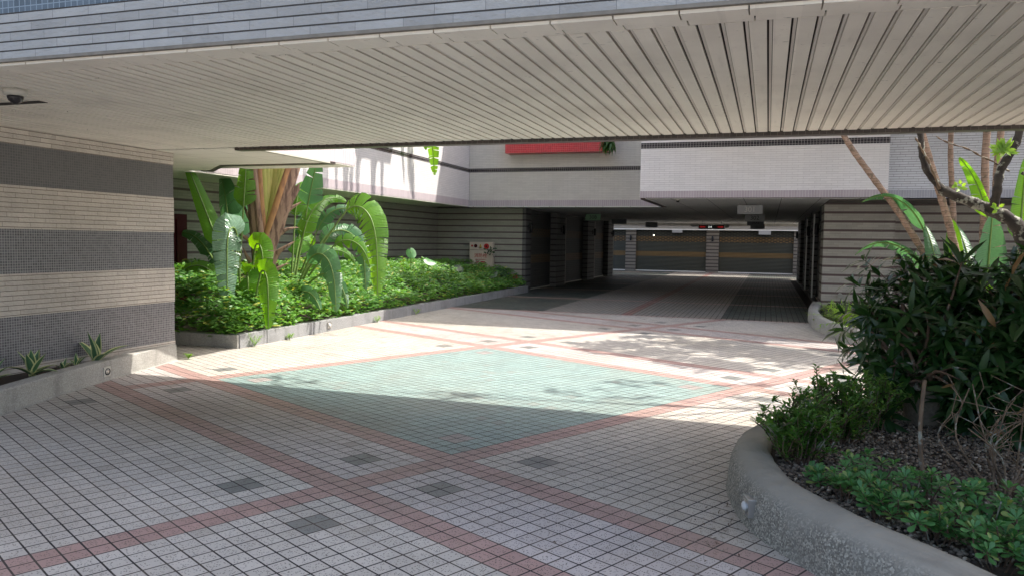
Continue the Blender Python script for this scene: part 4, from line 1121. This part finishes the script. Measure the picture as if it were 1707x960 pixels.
spots = [(.30, 4.62, .13, .09, 9, 'sparse spoon leaved shrub on the curb edge below the corner shrubs'), (.42, 4.36, .15, .12, 20, 'spoon leaved shrub just inside the curb, first right of the curb light'),
         (.56, 4.55, .22, .13, 22, 'spoon leaved shrub between the corner shrubs and the gravel'), (.60, 4.12, .16, .13, 24, 'low spoon leaved shrub against the curb, second right of the curb light'),
         (.78, 4.28, .20, .14, 22, 'spoon leaved shrub at the gravel edge in front of the bare stem'), (.78, 3.90, .17, .14, 26, 'low spoon leaved shrub against the curb near its middle'),
         (.98, 4.08, .24, .15, 30, 'full spoon leaved shrub in front of the dry twigs'), (.96, 3.68, .18, .15, 28, 'low spoon leaved shrub against the curb close to the bottom edge'),
         (1.18, 3.88, .24, .16, 32, 'full spoon leaved shrub behind those on the curb at the bottom edge'), (1.16, 3.46, .18, .15, 28, 'spoon leaved shrub against the curb where the photo ends'),
         (1.40, 3.70, .25, .17, 34, 'tall spoon leaved shrub toward the lower right corner'), (1.36, 3.30, .18, .15, 26, 'spoon leaved shrub in the lowest right corner'),
         (1.42, 4.05, .24, .16, 28, 'spoon leaved shrub right of the dry twigs'), (1.62, 3.92, .26, .18, 28, 'spoon leaved shrub cut off by the right edge'),
         (1.2, 4.2, .16, .12, 12, 'thin spoon leaved shrub at the foot of the dry twigs')]
for x, y, h, sp, n, lab in spots: rosettes(lab, x, y, h, sp, n)

# bare dry twigs
t = thing('dry_shrub', 'bare tan twigs rising from the gravel at right', 'dry shrub', (1.22, 4.75, .205))
bm = bmesh.new()
for k in range(13):
    s = Vector((1.27+rnd.gauss(0, .07), 4.75+rnd.gauss(0, .06), .2)); a = rnd.uniform(0, 2*PI); H_ = rnd.uniform(.35, .65)
    e = s+Vector((math.cos(a)*.3*rnd.random(), math.sin(a)*.25, H_)); mid = (s+e)/2+Vector((rnd.gauss(0, .10), rnd.gauss(0, .08), .03)); pts = smoothpath([s, mid, e], 5)
    tube(bm, pts, [.007*(1-.6*i/len(pts)) for i in range(len(pts))], 5)
    for q in range(3):
        b = pts[rnd.randint(3, 9)]; tube(bm, [b, b+Vector((rnd.gauss(0, .08), rnd.gauss(0, .08), .08)), b+Vector((rnd.gauss(0, .14), rnd.gauss(0, .1), .17))], .0025, 4)
obj('twigs', bm, 'twig', t, True)
t = thing('bare_stem', 'single short bare stem standing in the gravel below the pot', 'plant stem', (.92, 5.05, .205))
bm = bmesh.new(); tube(bm, smoothpath([(.92, 5.05, .2), (.90, 5.07, .35), (.90, 5.1, .55), (.93, 5.2, .75)], 4), [.014]*6+[.012]*7, 7); obj('stem', bm, 'twig', t, True)

# ferny plant at the right wall planter
t = thing('ferny_shrub', 'feathery yellow green plant at the corner of the right wall planter', 'shrub', (1.35, 15.3, .19))
bm = bmesh.new()
for k in range(230):
    a = rnd.uniform(0, 2*PI); el_ = rnd.uniform(.1, 1.2); s = Vector((1.55+rnd.gauss(0, .16), 15.2+rnd.gauss(0, .5), .2)); d = Vector((math.cos(a)*math.cos(el_)-.25, math.sin(a)*math.cos(el_)-.1, math.sin(el_)))
    L_ = rnd.uniform(.3, .6)
    for q in range(9):
        p = s+d*L_*q/9-Vector((0, 0, .35*L_*(q/9)**2)); oval(bm, p, d+Vector((rnd.uniform(-.7, .7), rnd.uniform(-.7, .7), -.2)), (0, 0, 1), .13, .022, .4, 2)
obj('foliage', bm, 'grass_leaf', t)

# banana leaves right
def rplant(label, x, y, leaves):
    return banana_plant('banana_plant', label, (x, y, .19), leaves, pseudo=False, group=None)
r0 = at(1560, 520, 13.0)
rplant('banana plant with long arching leaves before the right striped wall', r0.x, 13.0, [
    lf(1560, 480, 13, 1535, 440, 13, .35, 1.15, .34, 1.9, side=toward*.8+Vector((0, 0, .45)), tear=.25, m=BB, bdroop=1.9, fold=.25),
    lf(1575, 480, 13, 1530, 345, 13, .9, 1.15, .30, 1.3, side=toward*.8+Vector((0, 0, .5)), tear=.15, m=BB, bdroop=1.7),
    lf(1590, 540, 12.6, 1588, 400, 12.5, .6, .9, .42, .2, side=right, tear=.0, m=BL),
    lf(1580, 540, 12.6, 1560, 430, 12.8, .8, .7, .3, .6, side=right, tear=.1, m=BB),
])
r1 = at(1660, 520, 12.4)
rplant('banana plant with broad leaves behind the crooked dark tree', r1.x, 12.4, [
    lf(1640, 540, 12.2, 1650, 410, 12.1, .5, 1.0, .60, .4, side=right, tear=.15, m=BB),
    lf(1680, 540, 12.4, 1640, 300, 12.3, 1.5, .9, .36, .9, side=toward+Vector((0, 0, .5)), tear=.1, m=BL),
    lf(1690, 540, 12.4, 1705, 330, 12.2, 1.2, 1.1, .5, .5, side=right, tear=.2, m=BL),
    lf(1640, 540, 12.6, 1610, 400, 12.9, .6, .9, .4, .5, side=right, tear=.15, m=BB),
    lf(1700, 540, 12.2, 1660, 470, 11.8, .3, .9, .4, .8, tear=.2, m=BL),
    lf(1600, 560, 12.3, 1600, 480, 12.0, .3, .8, .4, .8, side=right, tear=.2, m=BB),
])
rplant('low banana sucker above the dark shrubs', at(1625, 520, 11.9).x, 11.9, [
    lf(1620, 560, 11.9, 1600, 490, 11.6, .3, .8, .36, 1., side=right, tear=.2, m=BL),
    lf(1640, 560, 11.9, 1670, 480, 11.6, .3, .8, .36, .8, side=right, tear=.2, m=BB),
    lf(1640, 560, 11.9, 1640, 460, 12.1, .4, .8, .36, .5, side=right, tear=.2, m=BB)])

# canopy trees with ringed tan trunks; crowns are above the slab and drop the leaf shadows
def crown(bm, c, r, n, L=.34, Wd=.085):
    for k in range(n):
        v = Vector((rnd.gauss(0, 1), rnd.gauss(0, 1), rnd.gauss(0, .6))).normalized()*r*(rnd.random()**.35); v.z *= .6
        lance_cluster(bm, Vector(c)+v, v.normalized()+Vector((0, 0, .6)), 8, L, Wd)
def trunk_tree(label, pts, r, crowns, knots=0):
    t = thing('slender_tree', label, 'tree', pts[0], 'slender tan trunked trees by the right wall'); P = smoothpath(pts, 10); n = len(P)
    rad = [r*(1.15-.35*i/n)*(1+.06*math.sin(i*2.3)) for i in range(n)]
    bm = bmesh.new(); tube(bm, P, rad, 12)
    obj('trunk', bm, 'tan_bark', t, True)
    bmB = bmesh.new(); bm = bmesh.new()
    for c, rr, nn in crowns:
        tube(bmB, [P[-1], (P[-1]+Vector(c))/2, Vector(c)], [.04, .03, .015], 6); crown(bm, c, rr, nn)
    obj('limbs', bmB, 'tan_bark', t, True); obj('crown', bm, 'canopy', t)
def col(pix, Y0):
    out = []
    for px, py, Y in pix: out.append(at(px, py, Y))
    p = out[0].copy(); p.z = .19; return [p]+out
a = col([(1560, 470, 13), (1508, 370, 13.0), (1450, 290, 13.1), (1410, 232, 13.2)], 0)
a += [a[-1]+Vector((-.5, .1, 1.0)), a[-1]+Vector((-.8, .1, 2.2))]
trunk_tree('slim trunk leaning left across the white tiled bay', a, .046, [((a[-1].x+.2, 13.2, 5.2), .6, 18)])
a = col([(1598, 455, 12.4), (1586, 390, 12.4), (1566, 320, 12.4), (1545, 250, 12.4)], 0); a += [a[-1]+Vector((-.3, .1, 1.2)), a[-1]+Vector((-.4, .5, 3.0))]
trunk_tree('ringed trunk leaning left through the fork of the dark tree', a, .050, [((a[-1].x-.2, 13.2, 6.3), .7, 34), ((a[-1].x+1.2, 13.9, 6.2), .7, 36)])
a = col([(1590, 430, 14.6), (1588, 330, 14.6), (1585, 230, 14.6)], 0); a += [a[-1]+Vector((0, 0, 2.5))]
trunk_tree('straight thin trunk between the leaning trunk and the thickest one', a, .047, [((a[-1].x, 14.6, 6.6), .8, 46), ((a[-1].x-1.3, 14.6, 6.2), .5, 16)])
a = col([(1638, 430, 14.0), (1642, 330, 14.0), (1645, 225, 14.0)], 0); a += [a[-1]+Vector((.1, 0, 2.6))]
trunk_tree('thickest straight tan trunk with small knots', a, .062, [((a[-1].x+.3, 13.6, 6.6), .7, 36), ((a[-1].x-.6, 12.6, 6.9), .5, 22)])
a = col([(1660, 430, 13.4), (1660, 330, 13.4), (1668, 225, 13.4)], 0); a += [a[-1]+Vector((.2, 0, 2.8))]
trunk_tree('rightmost ringed trunk beside the dark forked branch', a, .055, [((a[-1].x+.8, 13.4, 6.7), .9, 45), ((a[-1].x-.8, 12.0, 6.2), .5, 16)])

# crooked dark tree on the island
dt = thing('crooked_tree', 'crooked dark tree with lichen and a forked branch at the right edge', 'tree', (at(1745, 560, 8.6).x, 8.6, .205))
Yd = 8.6
b = at(1745, 560, Yd); b.z = .205
main = smoothpath([b, at(1728, 480, Yd), at(1712, 415, Yd), at(1690, 372, Yd), at(1650, 350, Yd), at(1600, 330, Yd), at(1567, 316, Yd)], 6)
bm = bmesh.new(); n = len(main); tube(bm, main, [.085-.042*(i/n) + .006*math.sin(i*1.9) for i in range(n)], 10)
obj('trunk', bm, 'dark_bark', dt, True)
def limb(pts, r0, r1, mat='dark_bark'):
    P = smoothpath(pts, 6); n = len(P); bm = bmesh.new(); tube(bm, P, [r0+(r1-r0)*i/n+.004*math.sin(i*2.1) for i in range(n)], 8); obj('limb', bm, mat, dt, True); return P
limb([at(1572, 318, Yd), at(1545, 285, Yd), at(1536, 250, Yd), at(1534, 222, Yd), at(1525, 120, Yd), at(1500, -40, Yd+.3)], .036, .025)
P1 = limb([at(1655, 352, Yd), at(1662, 320, Yd-.1), at(1668, 285, Yd-.1), at(1685, 255, Yd-.1), at(1700, 215, Yd-.1), at(1705, 100, Yd), at(1690, -60, Yd+.4)], .042, .034)
limb([at(1566, 316, Yd-.05), at(1548, 270, Yd-.05), at(1534, 245, Yd-.05), at(1525, 230, Yd-.05)], .013, .008, 'twig')
limb([at(1683, 286, Yd), at(1650, 268, Yd), at(1615, 250, Yd), at(1580, 238, Yd), at(1560, 228, Yd)], .009, .006, 'twig')
limb([at(1704, 288, Yd-.1), at(1730, 300, Yd-.1), at(1780, 290, Yd)], .02, .012)
for k in range(9):
    px = 1560+k*13+rnd.uniform(-4, 4)
bm = bmesh.new()
for c in ([at(1668, 253, Yd-.15)]*3 + [at(1598, 312, Yd-.12), at(1660, 350, Yd-.14)]):
    for q in range(9): oval(bm, Vector(c)+Vector((rnd.uniform(-.03, .03), -.03, rnd.uniform(-.03, .03))), (rnd.uniform(-1, 1), -.4, rnd.uniform(-.5, 1)), (0, -1, .4), .12 if c is not None and Vector(c).z > 2.4 else .05, .035, .2)
obj('new_leaves', bm, 'pale_leaf', dt)
# high outer branches that throw the thin shadows over the green square
bm = bmesh.new(); bm2 = bmesh.new(); st = P1[-1]
for (e, nn, rr) in (((.6, 9.6, 7.0), 5, .4), ((-1.1, 9.4, 7.6), 9, .5), ((1.9, 10.2, 6.6), 12, .7), ((3.4, 10.5, 6.4), 14, .8), ((1.0, 8.2, 5.4), 6, .4)):
    tube(bm, smoothpath([st, (Vector(st)+Vector(e))/2+Vector((rnd.uniform(-.3, .3), 0, .3)), e], 5), [.022-.0016*i_ for i_ in range(11)], 6); crown(bm2, e, rr, nn, .24, .045)
obj('limbs', bm, 'dark_bark', dt, True); obj('crown', bm2, 'canopy', dt)

# --- small weeds along the curbs
def weed(x, y, z, s, label):
    t = thing('weed', label, 'weed', (x, y, z), 'weeds along the bed curb'); bm = bmesh.new()
    for k in range(9):
        a = rnd.uniform(0, 6.3); d = Vector((math.cos(a)*.6+.2, math.sin(a)*.6, 1)); e = Vector((x, y, z))+d*s*rnd.uniform(.5, 1)
        tube(bm, [(x, y, z), e], .0025, 4)
        for q in range(6): oval(bm, Vector((x, y, z)).lerp(e, .3+.12*q), (rnd.uniform(-1, 1), rnd.uniform(-1, 1), .3), (0, 0, 1), .05, .014, .3, 2)
    obj('stems', bm, 'pale_leaf', t)
weed(-6.93, 9.25, .01, .22, 'tall weed at the corner of the bed curb'); weed(-6.93, 10.1, .01, .1, 'low weed at the foot of the first stone block')
weed(-6.93, 12.9, .01, .12, 'weed beside the second joint of the bed curb'); weed(-6.95, 7.95, .01, .07, 'tiny weed at the foot of the banded wall corner'); weed(-6.93, 14.6, .01, .14, 'dark weed at the shaded part of the bed curb')
# debris on the paving
bm = bmesh.new()
for k in range(70):
    x = rnd.uniform(-6, 1); y = rnd.uniform(3.2, 12); s = rnd.uniform(.004, .012)
    if x < -5.5 and y < 7: continue
    oval(bm, Vector((x, y, .010)), (rnd.uniform(-1, 1), rnd.uniform(-1, 1), .1), (0, 0, 1), s*3, s, .1, 2)
for k in range(60):
    a = rnd.uniform(0, 1); x = -.12+rnd.gauss(0, .06)-.1; y = 4.2+rnd.uniform(-.3, .5); oval(bm, Vector((x, y, .010)), (rnd.uniform(-1, 1), rnd.uniform(-1, 1), .2), (0, 0, 1), .03, .008, .1, 2)
tag(obj('leaf_litter', bm, 'stem'), 'scattered dry leaf crumbs on the paving', 'leaf litter', kind='stuff')
